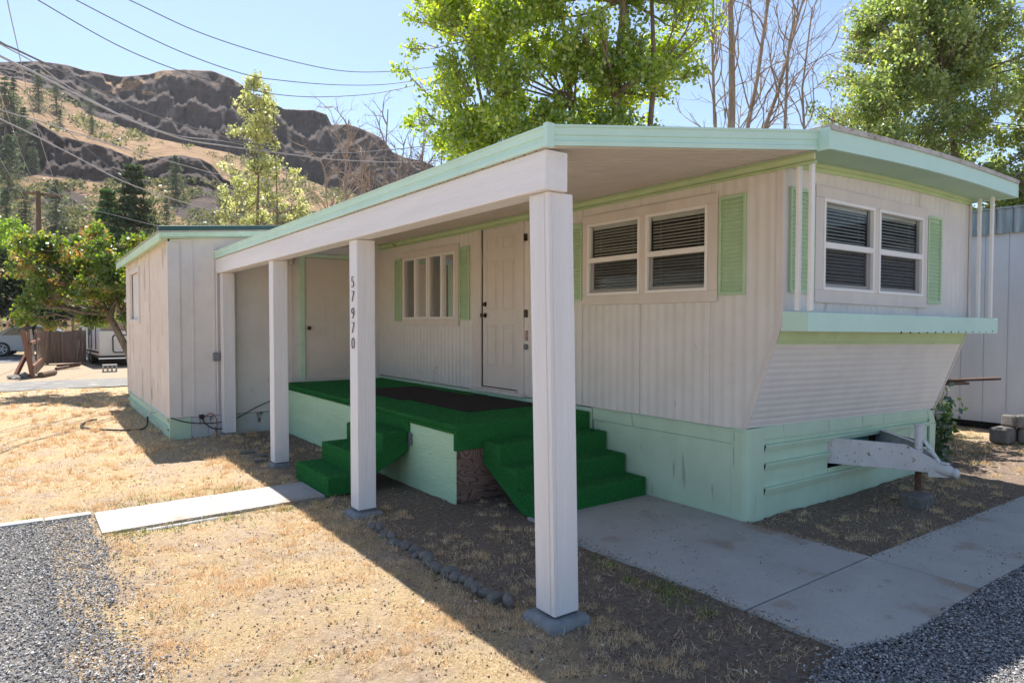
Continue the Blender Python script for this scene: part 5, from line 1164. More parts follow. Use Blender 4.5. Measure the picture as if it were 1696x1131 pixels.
# ------------------------------------------------------------------ hills
us = np.concatenate([np.linspace(-900, -130, 70), np.linspace(-120, 780, 460), np.linspace(790, 1900, 70)])
def pl(u, pts): return np.interp(u, [p[0] for p in pts], [p[1] for p in pts])
ridge = pl(us, [(-900, 150), (-300, 90), (0, 103), (60, 102), (110, 107), (140, 117), (165, 120), (200, 127), (245, 123), (265, 118), (300, 116), (350, 117), (385, 130), (402, 142), (412, 152), (440, 166), (470, 180), (520, 183), (541, 190), (549, 207), (575, 206), (590, 210), (620, 222), (637, 234), (650, 252), (670, 261), (700, 266), (722, 276), (760, 320), (900, 400), (1300, 450), (1900, 430)])
up_base = pl(us, [(-900, 200), (0, 125), (60, 140), (110, 165), (150, 190), (200, 208), (250, 226), (300, 238), (370, 250), (450, 275), (540, 310), (620, 330), (720, 350), (760, 380), (900, 420), (1900, 450)])
lo_top = pl(us, [(-900, 260), (0, 196), (60, 200), (100, 224), (150, 236), (200, 252), (230, 264), (262, 262), (300, 256), (330, 260), (350, 272), (370, 296), (450, 335), (600, 370), (720, 385), (900, 440), (1900, 460)])
lo_bot = pl(us, [(-900, 330), (0, 282), (60, 286), (150, 298), (230, 305), (330, 306), (370, 318), (450, 345), (600, 375), (720, 392), (900, 445), (1900, 465)])
up_base = up_base + 0
bands = [(np.full_like(us, 534.), 62, 14), (np.full_like(us, 470.), 78, 12), (pl(us, [(-900, 420), (0, 372), (300, 372), (700, 430), (1900, 480)]), 104, 14), (lo_bot, 140, 36), (lo_top, 150, 26), (up_base, 235, 62), (ridge, 266, 10), (ridge + 14, 330, 3)]
rows = []; bandid = []
VV = []; DD = []; CL = []; TT = []
for i in range(len(bands) - 1):
    v0, d0, n = bands[i]; v1, d1, _ = bands[i + 1]
    for k in range(n):
        t = k / n
        if i == 0: v = v0 + (v1 - v0) * t ** 1.3
        else: v = v0 + (v1 - v0) * t
        VV.append(v); DD.append(np.full_like(us, d0 + (d1 - d0) * t)); CL.append(1.0 if i in (3, 5) else 0.0); TT.append(t)
VV.append(bands[-1][0]); DD.append(np.full_like(us, 330.)); CL.append(0.); TT.append(0)
nr = len(VV); HX = np.zeros((nr, len(us), 3)); rock = np.zeros((nr, len(us)))
for i in range(nr):
    for j, u in enumerate(us):
        d = DD[i][j]
        rk_ = CL[i] * .58
        if CL[i]:
            up_ = d > 200; kk = 2.7 if up_ else 1.8; d0_, d1_ = (235, 266) if up_ else (140, 150)
            x_ = TT[i] * kk + (1.5 if up_ else .9) * noise.noise(Vector((u * .009, 7 if up_ else 3, 0))) + .45 * noise.noise(Vector((u * .035, 1, TT[i] * 2))) + .15 * noise.noise(Vector((u * .15, 1, TT[i] * 6))) + .4; x_ = min(max(x_, 0), kk + .5); fl = math.floor(x_); fr = x_ - fl
            led = noise.noise(Vector((u * .016, fl * 5.3, 11))) + .4 * noise.noise(Vector((u * .07, fl * 3.1, 2)))
            th = .84 - .16 * max(0, min(1, led * 2.5))
            d = d0_ + (d1_ - d0_) * min(1, max(0, (fl + .35 * fr + .65 * max(0, (fr - th) / (1 - th))) / (kk + .5))) + (2.6 if up_ else 1.2) * noise.fractal(Vector((u * .07, TT[i] * 2.6, 5)), .8, 2.1, 5)
            if fr > th and led > .03: rk_ = .34 + .40 * max(0, noise.noise(Vector((u * .08, VV[i][j] * .1, 4))))
        rock[i, j] = rk_
        n1 = noise.fractal(Vector((u * .02, VV[i][j] * .03, i * .02)), 1.1, 2.1, 4)
        n2 = noise.fractal(Vector((u * .045, VV[i][j] * .012, 3.0)), 1.0, 2.2, 3)
        amp = (.8 if CL[i] else 1.6) if d > 200 else (.4 if CL[i] else 1.0)
        if i >= nr - 1: amp = 0
        q_ = at(u, VV[i][j] - (n1 * (2.0 if CL[i] else 3.0) * (1 if i < nr - 14 else .35) if i > 3 else 0), d + amp * (n1 * .6 + n2 * .9))
        HX[i, j] = q_
HX[0, :, 2] = -1.0
idx = np.arange(nr * len(us)).reshape(nr, len(us)); q = np.stack([idx[:-1, :-1], idx[:-1, 1:], idx[1:, 1:], idx[1:, :-1]], -1).reshape(-1, 4)
def hillmat():
    m = bpy.data.materials.new('basalt_hill'); m.use_nodes = True; nt = m.node_tree; N = nt.nodes; L = nt.links; b = N['Principled BSDF']; b.inputs['Roughness'].default_value = .95; b.inputs['Specular IOR Level'].default_value = .05
    tc = N.new('ShaderNodeTexCoord')
    def nz(s, d=6, r=.65, st=(1, 1, 1)):
        mp = N.new('ShaderNodeMapping'); mp.inputs['Scale'].default_value = st; L.new(tc.outputs['Object'], mp.inputs[0])
        n = N.new('ShaderNodeTexNoise'); n.inputs['Scale'].default_value = s; n.inputs['Detail'].default_value = d; n.inputs['Roughness'].default_value = r; L.new(mp.outputs[0], n.inputs['Vector']); return n.outputs['Fac']
    def ramp(f, st):
        r = N.new('ShaderNodeValToRGB'); el = r.color_ramp.elements
        while len(el) < len(st): el.new(.5)
        for e, (p, c) in zip(el, st): e.position = p; e.color = (*c, 1)
        L.new(f, r.inputs[0]); return r.outputs[0]
    def mix(f, a, c):
        x = N.new('ShaderNodeMix'); x.data_type = 'RGBA'; L.new(f, x.inputs['Factor']); L.new(a, x.inputs['A']); L.new(c, x.inputs['B']); return x.outputs['Result']
    k = (0, 0, 0); wv = (1, 1, 1)
    grass = ramp(nz(.22, 10, .82), [(.34, (.10, .075, .05)), (.46, (.24, .155, .095)), (.58, (.36, .24, .14)), (.75, (.43, .30, .185))])
    brush = ramp(nz(.30, 8, .8), [(.54, k), (.62, (.8, .8, .8))]); brc = ramp(nz(1.1, 4), [(.3, (.07, .075, .035)), (.7, (.17, .16, .08))]); grass = mix(brush, grass, brc)
    rk1 = ramp(nz(.30, 12, .78, (1, 1, .35)), [(.30, (.060, .050, .048)), (.5, (.100, .082, .076)), (.68, (.135, .108, .096)), (.8, (.18, .135, .11))])
    rk2 = ramp(nz(.16, 10, .75, (.35, .35, 1.6)), [(.35, (.060, .050, .048)), (.55, (.100, .080, .072)), (.66, (.19, .13, .09)), (.78, (.28, .19, .12))])
    hf = N.new('ShaderNodeMix'); hf.data_type = 'RGBA'; hf.inputs['Factor'].default_value = .5; L.new(rk1, hf.inputs['A']); L.new(rk2, hf.inputs['B']); rk = hf.outputs['Result']
    a = N.new('ShaderNodeAttribute'); a.attribute_name = 'rock'
    ad = N.new('ShaderNodeMath'); ad.operation = 'MULTIPLY_ADD'; L.new(nz(.10, 12, .8, (1, 1, 2.2)), ad.inputs[0]); ad.inputs[1].default_value = 1.0; L.new(a.outputs['Fac'], ad.inputs[2])
    f = ramp(ad.outputs[0], [(1.0, k), (1.0, wv)])
    sb = N.new('ShaderNodeMath'); sb.operation = 'SUBTRACT'; L.new(ad.outputs[0], sb.inputs[0]); sb.inputs[1].default_value = .5
    f = ramp(sb.outputs[0], [(.18, k), (.25, wv)])
    c = mix(f, grass, rk)
    L.new(c, b.inputs['Base Color'])
    bp = N.new('ShaderNodeBump'); bp.inputs['Strength'].default_value = .7; bp.inputs['Distance'].default_value = 1.1; L.new(nz(.45, 12, .8, (1, 1, 1.2)), bp.inputs['Height']); L.new(bp.outputs[0], b.inputs['Normal']); return m
# soften rows, add scree patches in the lower slope
for i in range(nr):
    v = VV[i]
    if 14 <= i < 52:
        for j, u in enumerate(us):
            s_ = noise.noise(Vector((u * .012, v[j] * .018, 9))) ; w_ = math.exp(-((u - 105 - (v[j] - 335) * .3) / 42) ** 2) * math.exp(-((v[j] - 345) / 32) ** 2) + math.exp(-((u - 345) / 60) ** 2) * math.exp(-((v[j] - 345) / 32) ** 2)
            if CL[i] == 0: rock[i, j] = max(rock[i, j], min(.5, w_ * .8 + .2 * s_))
    if CL[i] == 1 and DD[i][0] > 200:      # dry benches between the basalt steps near the ridge
        for j, u in enumerate(us):
            w_ = math.exp(-((u - 215) / 75) ** 2) * (1 if v[j] < 158 else 0) + math.exp(-((u - 20) / 70) ** 2) * (.5 if 112 < v[j] else 0)
            rock[i, j] -= .6 * w_ * (.45 + noise.noise(Vector((u * .03, v[j] * .09, 2))))
hl = gridmesh('hill', HX.reshape(-1, 3), q, hillmat(), True)
at_ = hl.data.attributes.new('rock', 'FLOAT', 'POINT'); at_.data.foreach_set('value', rock.astype(np.float32).ravel()); tag(hl, kind='structure')
def hillpt(u, v):
    j = int(np.clip(np.searchsorted(us, u), 1, len(us) - 1)); col = np.array([VV[i][j] for i in range(nr - 1)]); i = int(np.argmin(np.abs(col - v) + np.arange(nr - 1) * 0)); return HX[i, j], DD[i][j]
# brush on the hill
random.seed(77); cs = []; rn = []; szs = []
def brush(u, v, s0, n_):
    p, d = hillpt(u, v)
    for _ in range(n_):
        q_ = rv(); r = s0 * random.random() ** .4; cs.append((p[0] + q_.x * r, p[1] + q_.y * r, p[2] + abs(q_.z) * r * .8 + s0 * .1)); szs.append(s0 * .30 * random.uniform(.6, 1.3))
for _ in range(4200):
    u = random.uniform(-120, 800); v = random.uniform(150, 430)
    den = .07
    if 130 < u < 300 and 240 > v > 195: den = .38
    if v > 300: den = .30
    if v > 380: den = .5
    if u > 370 and v > 262 + (u - 370) * .12: den = .8
    if 300 < u <= 370 and v > 290: den = .4
    j = int(np.searchsorted(us, u)); 
    if v < up_base[j] + 3: continue
    if lo_top[j] - 2 < v < lo_bot[j] - 2 and random.random() > .06: continue
    if random.random() < den:
        p, d = hillpt(u, v); brush(u, v, random.uniform(1.0, 2.6) * (d / 140) ** .6, 34)
c = np.array(cs); V = leaf_quads(c, np.array(szs), None, .8)

tag(fastmesh('hillside_brush', V, 4, M['ponder'], np.clip(rng.beta(2, 2, len(c)) + .3 * np.array([noise.noise(Vector(p) * .12) for p in c]), 0, 1)), 'olive and grey green brush scattered over the dry hillside', 'brush', kind='stuff')

# conifers
def conifer(name, base, h, w_, label, m, seed, n=1800, group=None, leaf=None, openness=.0):
    random.seed(seed); t = thing(name, base, label, 'tree', group); b = Vector(base)
    mb = MB(); mb.tube([b + Vector((0, 0, -.5)), b + Vector((0, 0, h * .5)), b + Vector((0, 0, h * .97))], [h * .022, h * .014, .02], 7)
    cs = []; nrm = []
    tiers = int(14 + h * .5)
    for k in range(tiers):
        f = (k + random.uniform(-.3, .3)) / tiers; z = h * (.10 + .88 * f); R = w_ * (1 - f) ** .75 * random.uniform(.75, 1.15) + .03 * w_
        if f < .15: R *= .75
        nb = random.randint(5, 8); a0 = random.random() * 6.28
        for a in range(nb):
            if random.random() < openness: continue
            ang = a0 + a * 6.283 / nb + random.gauss(0, .2); L = R * random.uniform(.65, 1.15)
            e = b + Vector((math.cos(ang) * L, math.sin(ang) * L, z - L * .22)); s_ = b + Vector((0, 0, z))
            if L > .5: mb.tube([s_, e], [.03 + .01 * L, .01], 3, cap=False)
            kk = max(3, int(n / tiers / nb))
            for _ in range(kk):
                u = random.random() ** .6; p = s_.lerp(e, u); sp = .10 * L + .03 * w_
                cs.append((p.x + random.gauss(0, sp), p.y + random.gauss(0, sp), p.z + random.gauss(0, sp * .55) - .04 * L))
    mb.build('trunk', M['bark'], t); c = np.array(cs)
    V = leaf_quads(c, (leaf or .11 * w_) * rng.uniform(.6, 1.4, len(c)), None, .5, .5)
    fastmesh('crown', V, 4, m, np.clip(rng.beta(2, 2, len(c)) + .2 * np.array([noise.noise(Vector(p) * .5) for p in c]), 0, 1), t); return t
hc = [(64, 187, 111, 'tall open pine on the dry slope just under the flat ridge'), (92, 190, 130, 'pine on the upper slope directly right of the tallest open pine'), (147, 187, 142, 'lone dark pine on the golden slope, farthest right of the upper pines'), (98, 214, 176, 'small pine just below the upper pair, at the lip of the lower cliff'), (152, 222, 186, 'small round pine below the lone dark pine'),
      (22, 200, 122, 'tall slim pine near the left frame edge, above the lower cliff'), (8, 215, 118, 'bushy pine touching the left frame edge on the upper slope'), (40, 270, 170, 'tall pine standing in front of the lower cliff near the left edge'), (55, 285, 235, 'dark pine at the foot of the lower cliff'), (15, 330, 215, 'dense dark pine mass at the left edge before the lower cliff'),
      (291, 333, 247, 'pointed pine right of the big spruce, in front of the cliff end'), (92, 385, 284, 'slim pine right of the wooden utility pole, on the lower slope'), (42, 395, 300, 'pine directly left of the wooden utility pole'), (10, 388, 300, 'pine low on the slope at the left frame edge'), (178, 372, 300, 'medium pine left behind the big dark spruce'), (275, 375, 320, 'pine low between the big spruce and the pointed pine')]
for k, (u, vb, vt, lab) in enumerate(hc):
    p, d = hillpt(u, vb); h = (vb - vt) / FPX * d; conifer('pine_tree', (float(p[0]), float(p[1]), float(p[2]) - .5), h, h * (.26 if k not in (1, 2, 4, 6, 9) else .31), lab, M['needles'], 100 + k, 3400, 'pines on the hillside', leaf=h * .030, openness=.28)
for k, (u, d, vt, wd, lab, mm) in enumerate([(225, 52, 262, 4.0, 'big dark spruce above the leaning tree, left of the shed roof', 'spruce'), (182, 50, 300, 2.4, 'lighter green conifer just left of the big spruce', 'brightcon')]):
    b = g0(u, d); h = 1.62 + (532.6 - vt) / FPX * d
    if mm == 'brightcon': M[mm] = leafmat('light_conifer', [(0, (.03, .075, .022)), (1, (.11, .18, .05))], .35, .04)
    conifer('spruce_tree', b, h, wd, lab, M[mm], 140 + k, 16000, None, leaf=.26)
# belt of bushes between the yards and the hill
random.seed(88)
for k, (u, d, hh, wd, lab) in enumerate([(120, 56, 6.5, 3.4, 'round olive bush behind the leaning tree, under the spruce'), (330, 50, 7.0, 3.0, 'olive bush behind the shed roof, left part'), (395, 46, 6.5, 2.6, 'bush behind the slender poplar'), (470, 44, 9.0, 3.0, 'tall pale bush directly right of the slender poplar'), (535, 46, 8.2, 2.8, 'yellowish bush behind the nearest bare tree'), (600, 50, 8.5, 3.0, 'grey green bush below the dark cliff end'), (20, 52, 5.5, 3.5, 'bush far behind the car at the left')]):
    base = g0(u, d); bx, by = base[0], base[1]
    cl = [(tp(random.gauss(0, wd * .45), random.uniform(.25, 1) * hh * .92, random.gauss(0, 1)), (.55, .55, .5), random.uniform(.4, 1)) for _ in range(34)]
    leafy_tree('bush', base, lab, 'bush', [([tp(0, 0), tp(.1, hh * .4), tp(0, hh * .8)], .1, .03)], cl, .20, 4200, M['ponder'], M['bark'], group='bushes at the foot of the hill', seed=90 + k, side=3)

# ------------------------------------------------------------------ camper, fence, car, poles
M['camper'] = mat('camper_white', (.74, .70, .64), (.68, .64, .58), 2, .4, 0, spec=.5)
M['canvas'] = mat('tan_canvas', (.36, .29, .22), (.30, .24, .18), 5, .9, .1, 30)
CP = thing('camper_trailer', (-1.6, 26.5, 0), 'white and tan pop up camper trailer parked beyond the lane beside the wooden fence', 'camper')
cx0, cx1, cy0, cy1 = -2.68, -.45, 24.6, 30.2
mb = MB(); mb.box(cx0, cx1, cy0, cy1, .38, 1.28); mb.build('body', M['camper'], CP, bevel=.03, seg=2)
mb = MB(); mb.box(cx0 - .01, cx1 + .01, cy0 - .012, cy1 + .01, .31, .379); mb.build('chassis', M['black'], CP)
mb = MB(); mb.hexa([(cx0 + .08, cy0 + .10, 1.281), (cx1 - .08, cy0 + .10, 1.281), (cx1 - .08, cy1 - .10, 1.281), (cx0 + .08, cy1 - .10, 1.281), (cx0 + .04, cy0 - .05, 2.30), (cx1 - .04, cy0 - .05, 2.30), (cx1 - .04, cy1, 2.30), (cx0 + .04, cy1, 2.30)]); mb.build('canvas', M['canvas'], CP, bevel=.02)
mb = MB(); mb.box(cx0 - .04, cx1 + .04, cy0 - .10, cy1 + .05, 2.301, 2.48); mb.build('roof', M['camper'], CP, bevel=.05, seg=3)
mb = MB(); mb.box(cx0 - .012, cx0 + .10, cy0 + .3, cy1 - .4, 1.2805, 2.29); mb.build('side_panel', M['camper'], CP)
def roundrect_ring(y_, xa, xb, za, zb, r, th):
    pts = []
    for (cx_, cz_, a0) in ((xb - r, zb - r, 0), (xa + r, zb - r, 90), (xa + r, za + r, 180), (xb - r, za + r, 270)):
        for k in range(5): a = R_(a0 + k * 22.5); pts.append((cx_ + r * math.cos(a), y_, cz_ + r * math.sin(a)))
    pts.append(pts[0]); return pts
mb = MB(); mb.tube(roundrect_ring(cy0 - .012, cx0 + .42, cx0 + 1.45, .50, 1.12, .08, .02), .022, 6, cap=False); mb.build('hatch', M['black'], CP)
mb = MB(); mb.box(cx0 - .03, cx0 - .005, 25.4, 26.05, .55, 2.20); mb.build('door', M['camper'], CP, bevel=.02)
mb = MB(); mb.box(cx0 - .04, cx0 - .0301, 25.52, 25.93, 1.35, 2.05); mb.box(cx0 - .025, cx0 - .012, 27.2, 28.4, 1.40, 2.05); mb.build('window', M['darkbox'], CP)
mb = MB()
for y_ in (25.2, 26.25, 27.0): mb.box(cx0 - .045, cx0 - .02, y_, y_ + .035, .6, 1.95)
mb.box(cx0 - .02, cx0 - .0101, cy0 + .1, cy1 - .2, .47, .53)
mb.build('black_trim', M['black'], CP)
mb = MB(); mb.tube([(cx0 - .015, 26.4 + .4 * math.cos(a), 1.0 + .5 * math.sin(a)) for a in np.linspace(.2, 2.0, 12)], .02, 5); mb.build('stripe_decal', M['black'], CP)
for y_ in (26.9, 27.65):
    mb = MB(); mb.tube([(cx0 + .02, y_, .33), (cx0 + .24, y_, .33)], .33, 20); wh = mb.build('wheel', M['black'], CP, bevel=.03); mb = MB(); mb.tube([(cx0 + .0, y_, .33), (cx0 + .05, y_, .33)], .19, 14); mb.build('rim', M['grey'], wh)
mb = MB(); mb.tube([(cx0 + .95, cy0 + .15, .0), (cx0 + .95, cy0 + .15, .36)], .03, 8); mb.build('jack', M['rust'], CP)
for (a, b) in (((-1.85, 23.2, .0), (-1.55, 24.5, .70)), ((-1.72, 23.3, .0), (-1.45, 24.5, .70))):
    mb = MB(); mb.bar(a, b, .035, .035); mb.build('stabiliser', M['hitch'], CP)
CP.location = (-1.72, 26.56, 0); CP.rotation_euler = (0, 0, R_(3.5))
# concrete blocks (hollow) under the camper
for k, (x_, y_, z_) in enumerate([(-2.62, 21.6, .0)]):
    mb = MB()
    mb.box(x_ - .2, x_ + .2, y_ - .10, y_ + .10, .20, .24); mb.box(x_ - .2, x_ + .2, y_ - .10, y_ + .10, 0, .03)
    for xx in (-.2, -.077, .042, .163): mb.box(x_ + xx, x_ + xx + .037, y_ - .10, y_ + .10, .031, .199)
    tag(mb.build('hollow_block', M['concrete'], bevel=.004), 'pale hollow concrete block standing in front of the camper', 'concrete block')
# wooden fences
F1 = thing('wooden_fence', (-3.4, 27.2, 0), 'straight grey brown picket fence running behind the camper', 'fence'); mb = MB(); random.seed(4)
i = 0; x_ = -4.25
while x_ < -3.06:
    w_ = .145; mb.box(x_, x_ + w_ + .004, 27.2 + .022 * (i % 2), 27.22 + .022 * (i % 2), .03, 1.26 + random.uniform(-.03, .03)); x_ += w_ * (1 + .03 * (i % 2)); i += 1
mb.build('pickets', M['fencewood'], F1)
mb = MB(); mb.box(-4.25, -3.0, 27.245, 27.29, .25, .33); mb.box(-4.25, -3.0, 27.245, 27.29, .95, 1.03); mb.build('rail', M['fencewood'], F1)
for px_ in (-4.22, -3.15): mb = MB(); mb.box(px_, px_ + .1, 27.292, 27.38, 0, 1.38); mb.build('fence_post', M['fencewood'], F1)
F2 = thing('old_fence', (-4.4, 23.5, 0), 'tumbledown dark red brown picket fence leaning beside the lane, left of the camper', 'fence'); mb = MB()
a = np.array(px(36, 622, 19.9)[:2] + (0,)); a = np.array([-4.66, 20.2, 0]); b = np.array([-4.27, 27.1, 0]); n = 34
for i in range(n):
    t = i / n; p = a + (b - a) * t; hgt = 1.34 + random.uniform(-.05, .06) - .05 * t; le = .10 * math.sin(t * 9) - .16 * (t < .3) + random.gauss(0, .006); q_ = a + (b - a) * (t + 1.06 / n)
    if 10 <= i <= 12: hgt *= .93
    mb.hexa([(p[0], p[1], .02), (p[0] + .02, p[1], .02), (q_[0] + .02, q_[1], .02), (q_[0], q_[1], .02), (p[0] + le, p[1], hgt), (p[0] + le + .02, p[1], hgt), (q_[0] + le + .02, q_[1], hgt), (q_[0] + le, q_[1], hgt)])
mb.build('pickets', M['fencewood'], F2)
mb = MB(); mb.bar((-4.62, 20.4, .30), (-4.27, 27, .30), .06, .09); mb.bar((-4.66, 20.4, .98), (-4.3, 27, 1.0), .06, .09); mb.build('rail', M['redwood'], F2)
mb = MB(); mb.bar((-4.62, 20.05, -.02), (-4.84, 20.15, 1.36), .12, .12, (0, 1, 0)); mb.build('fence_post', M['redwood'], F2)
mb = MB(); mb.bar((-5.05, 20.3, .0), (-4.72, 20.9, .78), .07, .12); tag(mb.build('prop_board', M['redwood']), 'reddish board propped against the end of the tumbledown fence', 'board')
for k, (A_, B_, r, lab) in enumerate([((-4.45, 20.1, .08), (-4.1, 21.1, .08), .085, 'short round log lying at the foot of the tumbledown fence'), ((-4.0, 23.2, .06), (-3.3, 24.4, .10), .05, 'grey log in the heap of scrap wood beside the fence'), ((-3.95, 24.1, .12), (-3.25, 23.7, .18), .045, 'thin pale log crossing the heap of scrap wood')]):
    mb = MB(); mb.tube([A_, B_], r, 10); tag(mb.build('log', M['plank'] if k else M['polewood'], smooth=True), lab, 'log')
mb = MB(); mb.blob((-4.85, 20.2, .02), (.28, .35, .12), 8, 3, .8); tag(mb.build('bag_heap', M['stone']), 'dark grey crumpled heap by the foot of the leaning fence', 'heap')
# silver car
CAR = thing('parked_car', (-5.6, 33, 0), 'silver sedan parked beyond the leaning fence at the left frame edge', 'car')
M['carpaint'] = mat('silver_car_paint', (.27, .30, .35), (.25, .28, .33), 2, .3, 0, metal=.5, spec=.6)
M['carglass'] = mat('car_glass', (.03, .05, .05), (.04, .06, .06), 2, .1, 0, spec=.8)
c0 = g0(70, 32); cxm, cym = c0[0], c0[1]
dirx = Vector((.985, -.17, 0)).normalized(); diry = Vector((-dirx.y, dirx.x, 0))
def cp(x_, y_, z_): v = Vector((cxm, cym, 0)) + dirx * x_ + diry * y_; return (v.x, v.y, z_)
bodyp = [(-2.3, .32), (-2.35, .62), (-2.25, .86), (-1.75, .94), (-1.2, .98), (1.0, .97), (1.9, .86), (2.28, .70), (2.33, .40), (2.1, .28), (1.75, .27), (-1.8, .27)]
roofp = [(-1.78, .93), (-1.35, 1.20), (-.95, 1.38), (-.3, 1.43), (.35, 1.38), (1.15, .96)]
def loft(poly, secs):
    mb = MB(); rows = []
    for (y_, sc, dz) in secs: rows.append([cp(p[0] * sc, y_, p[1] + dz) for p in poly])
    n = len(poly); i0 = len(mb.v)
    for r in rows: mb.v += r
    for i in range(len(rows) - 1):
        for j in range(n): mb.f.append((i0 + i * n + j, i0 + i * n + (j + 1) % n, i0 + (i + 1) * n + (j + 1) % n, i0 + (i + 1) * n + j)); mb.mi.append(0)
    mb.f.append(tuple(i0 + j for j in reversed(range(n)))); mb.f.append(tuple(i0 + (len(rows) - 1) * n + j for j in range(n))); mb.mi += [0, 0]; return mb
loft(bodyp, [(-.87, .97, 0), (-.80, 1, 0), (.80, 1, 0), (.87, .97, 0)]).build('body', M['carpaint'], CAR, smooth=True)
loft(roofp, [(-.74, .97, -.03), (-.60, 1, 0), (.60, 1, 0), (.74, .97, -.03)]).build('roof', M['carpaint'], CAR, smooth=True)
mb = MB()
for poly in ([(-1.48, .98), (-1.15, 1.24), (-.85, 1.32), (-.35, 1.345), (-.35, .99)], [(-.28, .99), (-.28, 1.345), (.25, 1.32), (.95, .99)]):
    mb.prism(poly, lambda a, z: cp(a * .97, -.795, z), lambda a, z: cp(a * .97, -.75, z))
mb.build('window', M['carglass'], CAR)
for wx in (-1.42, 1.40):
    mb = MB(); mb.tube([cp(wx, -.90, .33), cp(wx, -.68, .33)], .33, 22); wh = mb.build('wheel', M['black'], CAR, bevel=.03)
    mb = MB(); mb.tube([cp(wx, -.915, .33), cp(wx, -.89, .33)], .075, 12)
    for k in range(6):
        a = k * math.pi / 3; mb.bar(cp(wx, -.912, .33), cp(wx + .2 * math.cos(a), -.912, .33 + .2 * math.sin(a)), .06, .02, tuple(diry))
    ring = [cp(wx + .21 * math.cos(a), -.908, .33 + .21 * math.sin(a)) for a in np.linspace(0, 2 * math.pi, 21)]; mb.tube(ring, .022, 6, cap=False)
    mb.build('rim', M['hitch'], wh)
for wx in (-1.42, 1.40): mb = MB(); mb.tube([cp(wx, .68, .33), cp(wx, .88, .33)], .33, 16); mb.build('wheel', M['black'], CAR)
mb = MB(); mb.prism([(-2.33, .68), (-2.28, .84), (-2.0, .86), (-2.05, .70)], lambda a, z: cp(a, -.868, z), lambda a, z: cp(a, -.80, z)); mb.build('headlight', M['glass'], CAR)
# low pale wall far behind
mb = MB(); mb.box(-16, -2.5, 41, 41.15, 0, 1.05); mb.box(-16, -2.5, 40.96, 40.999, .45, .5); tag(mb.build('low_wall', mat('pale_green_board', (.38, .48, .43), (.33, .42, .38), 4, .7)), 'low pale green boundary wall far behind the parked car', 'wall')
# utility poles
UP1 = thing('utility_pole', g0(68, 45), 'wooden utility pole with crossarm above the leaning tree', 'utility pole')
b = Vector(g0(68, 45)); h1 = px(68, 322, 45)[2] + .15
mb = MB(); mb.tube([b, b + Vector((0, 0, h1))], [.19, .14], 12); mb.build('pole', M['polewood'], UP1)
ca = Vector(px(38, 319, 45.6)); cb = Vector(px(102, 325, 44.4)); mb = MB(); mb.bar(ca, cb, .13, .16); mb.build('crossarm', M['polewood'], UP1, bevel=.01)
for f in (.04, .28, .72, .96): p = ca.lerp(cb, f); mb = MB(); mb.tube([p + Vector((0, 0, .08)), p + Vector((0, 0, .14)), p + Vector((0, 0, .20)), p + Vector((0, 0, .24))], [.03, .06, .045, .03], 8); mb.build('insulator', M['grey'], UP1)
UP2 = thing('utility_pole', g0(757, 26), 'dark grey utility pole half hidden at the left side of the cottonwood crown', 'utility pole')
b = Vector(g0(757, 26)); mb = MB(); mb.tube([b, b + Vector((0, 0, 11.2))], [.17, .13], 12); mb.build('pole', M['wiregrey'], UP2)
ca2 = Vector(px(757, 120, 26)); mb = MB(); mb.bar(ca2 - Vector((.5, .3, 0)), ca2 + Vector((.5, .3, 0)), .08, .10); mb.build('crossarm', M['wiregrey'], UP2)
# wires: from the right pole or the house towards poles beyond the left and top of the frame
def wire(pts, depths, r, m, label):
    P = [Vector(px(u, v, d)) for (u, v), d in zip(pts, depths)]
    return curve_tube('overhead_wire', P, r, m, label, 'wire', 12, 'overhead wires')
G, LT = M['wiregrey'], M['wirelight']
wire([(120, -40), (213, 0), (330, 54), (450, 93), (560, 117), (640, 119), (710, 112), (757, 104)], [14, 15, 17, 19, 21.5, 23.5, 25, 26], .012, G, 'thin dark wire highest in the sky, sagging to the cottonwood')
wire([(40, -48), (125, 0), (285, 80), (400, 122), (470, 134), (560, 141), (640, 140), (710, 130), (757, 121)], [13, 14, 16.5, 18.5, 20, 22, 24, 25, 26], .012, G, 'middle of the three thin dark wires crossing the open sky')
wire([(-20, -52), (62, 0), (200, 78), (310, 122), (400, 146), (480, 159), (560, 160), (640, 152), (757, 125)], [12, 13, 15.5, 17.5, 19.5, 21, 22.5, 24, 26], .012, G, 'lowest of the three thin dark sky wires, passing the cliff top')
wire([(-60, 30), (0, 70), (34, 86), (130, 132), (220, 178), (300, 206), (370, 226), (400, 236), (540, 254), (640, 249), (757, 236)], [9.5, 10, 10.5, 12, 14, 16, 18, 19, 21.5, 23.5, 26], .016, G, 'thick dark wire starting at the left edge above the ridge')
wire([(-60, 34), (0, 73), (60, 106), (120, 148), (220, 200), (300, 226), (370, 234), (450, 250)], [9.6, 10.1, 11, 12.5, 15, 17, 19, 21], .010, LT, 'pale wire just under the thick dark wire at the ridge')
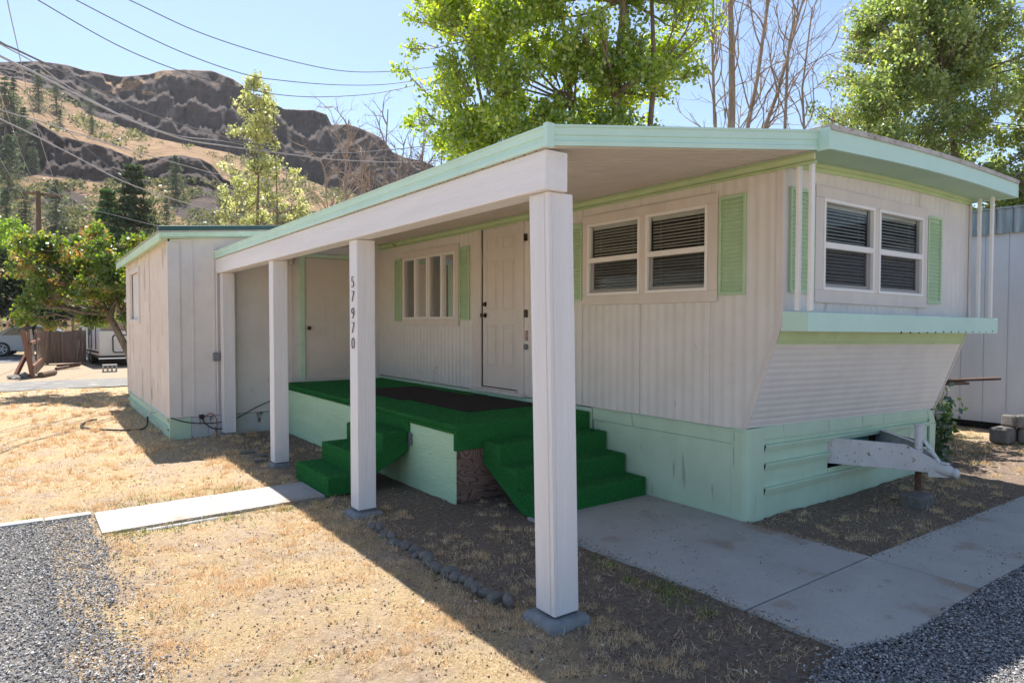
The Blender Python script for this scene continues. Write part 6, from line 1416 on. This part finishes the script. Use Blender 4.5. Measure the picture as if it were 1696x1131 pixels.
wire([(-60, 60), (0, 93), (60, 122), (130, 158), (230, 205), (310, 232), (380, 243), (450, 252), (560, 265), (680, 269), (757, 262)], [9, 9.5, 10.5, 12, 14.5, 16.5, 18.5, 20, 22, 24.5, 26], .018, LT, 'thick pale twisted wire over the golden slope down to the bare trees')
wire([(-60, 158), (0, 182), (70, 202), (130, 222), (200, 244), (290, 270), (370, 290), (450, 300)], [11, 11.5, 12.5, 14, 16, 19, 22, 25], .012, LT, 'pale wire running along the top of the lower cliff')
wire([(-60, 165), (0, 197), (60, 226), (130, 262), (210, 303), (300, 334), (370, 353), (450, 372)], [10, 10.5, 11.5, 13, 15, 18, 21, 25], .013, LT, 'pale wire crossing the face of the lower cliff towards the shed')
wire([(4, -60), (12, 0), (30, 82), (52, 180), (85, 286), (110, 350)], [16, 17, 20, 24, 30, 36], .013, LT, 'steep pale wire crossing all others near the left edge')
wire([(-30, 60), (0, 153), (22, 215), (55, 295), (100, 325)], [20, 24, 28, 35, 44.4], .013, LT, 'steep pale wire coming down to the crossarm of the wooden pole')
wire([(-40, 78), (0, 118), (50, 160), (110, 216), (170, 268), (225, 312)], [12, 13, 16, 20, 24, 28], .010, G, 'thin dark diagonal wire over the upper slope pines')
wire([(-30, 200), (0, 262), (30, 312), (62, 355)], [22, 26, 33, 44], .012, LT, 'short pale wire low at the left edge, left of the wooden pole')
wire([(3, 560), (12, 520), (24, 480), (36, 452), (52, 400), (64, 335)], [40, 41, 42, 43, 44, 45], .03, LT, 'pale guy wire slanting down from the wooden pole to the ground')
wire([(62, 335), (160, 350), (250, 372), (330, 388)], [45, 40, 34, 28], .012, G, 'dark service wire running right from the wooden pole behind the spruce')

# ------------------------------------------------------------------ summer haze over the valley
HZ = bpy.data.materials.new('valley_haze'); HZ.use_nodes = True; nt = HZ.node_tree; nt.nodes.remove(nt.nodes['Principled BSDF'])
pv = nt.nodes.new('ShaderNodeVolumePrincipled'); pv.inputs['Color'].default_value = (.86, .90, .96, 1); pv.inputs['Density'].default_value = .00016; pv.inputs['Anisotropy'].default_value = .2
nt.links.new(pv.outputs[0], nt.nodes['Material Output'].inputs['Volume'])
mb = MB(); mb.box(-500, 700, -60, 400, -3, 150); o = mb.build('haze', HZ); tag(o, kind='stuff')
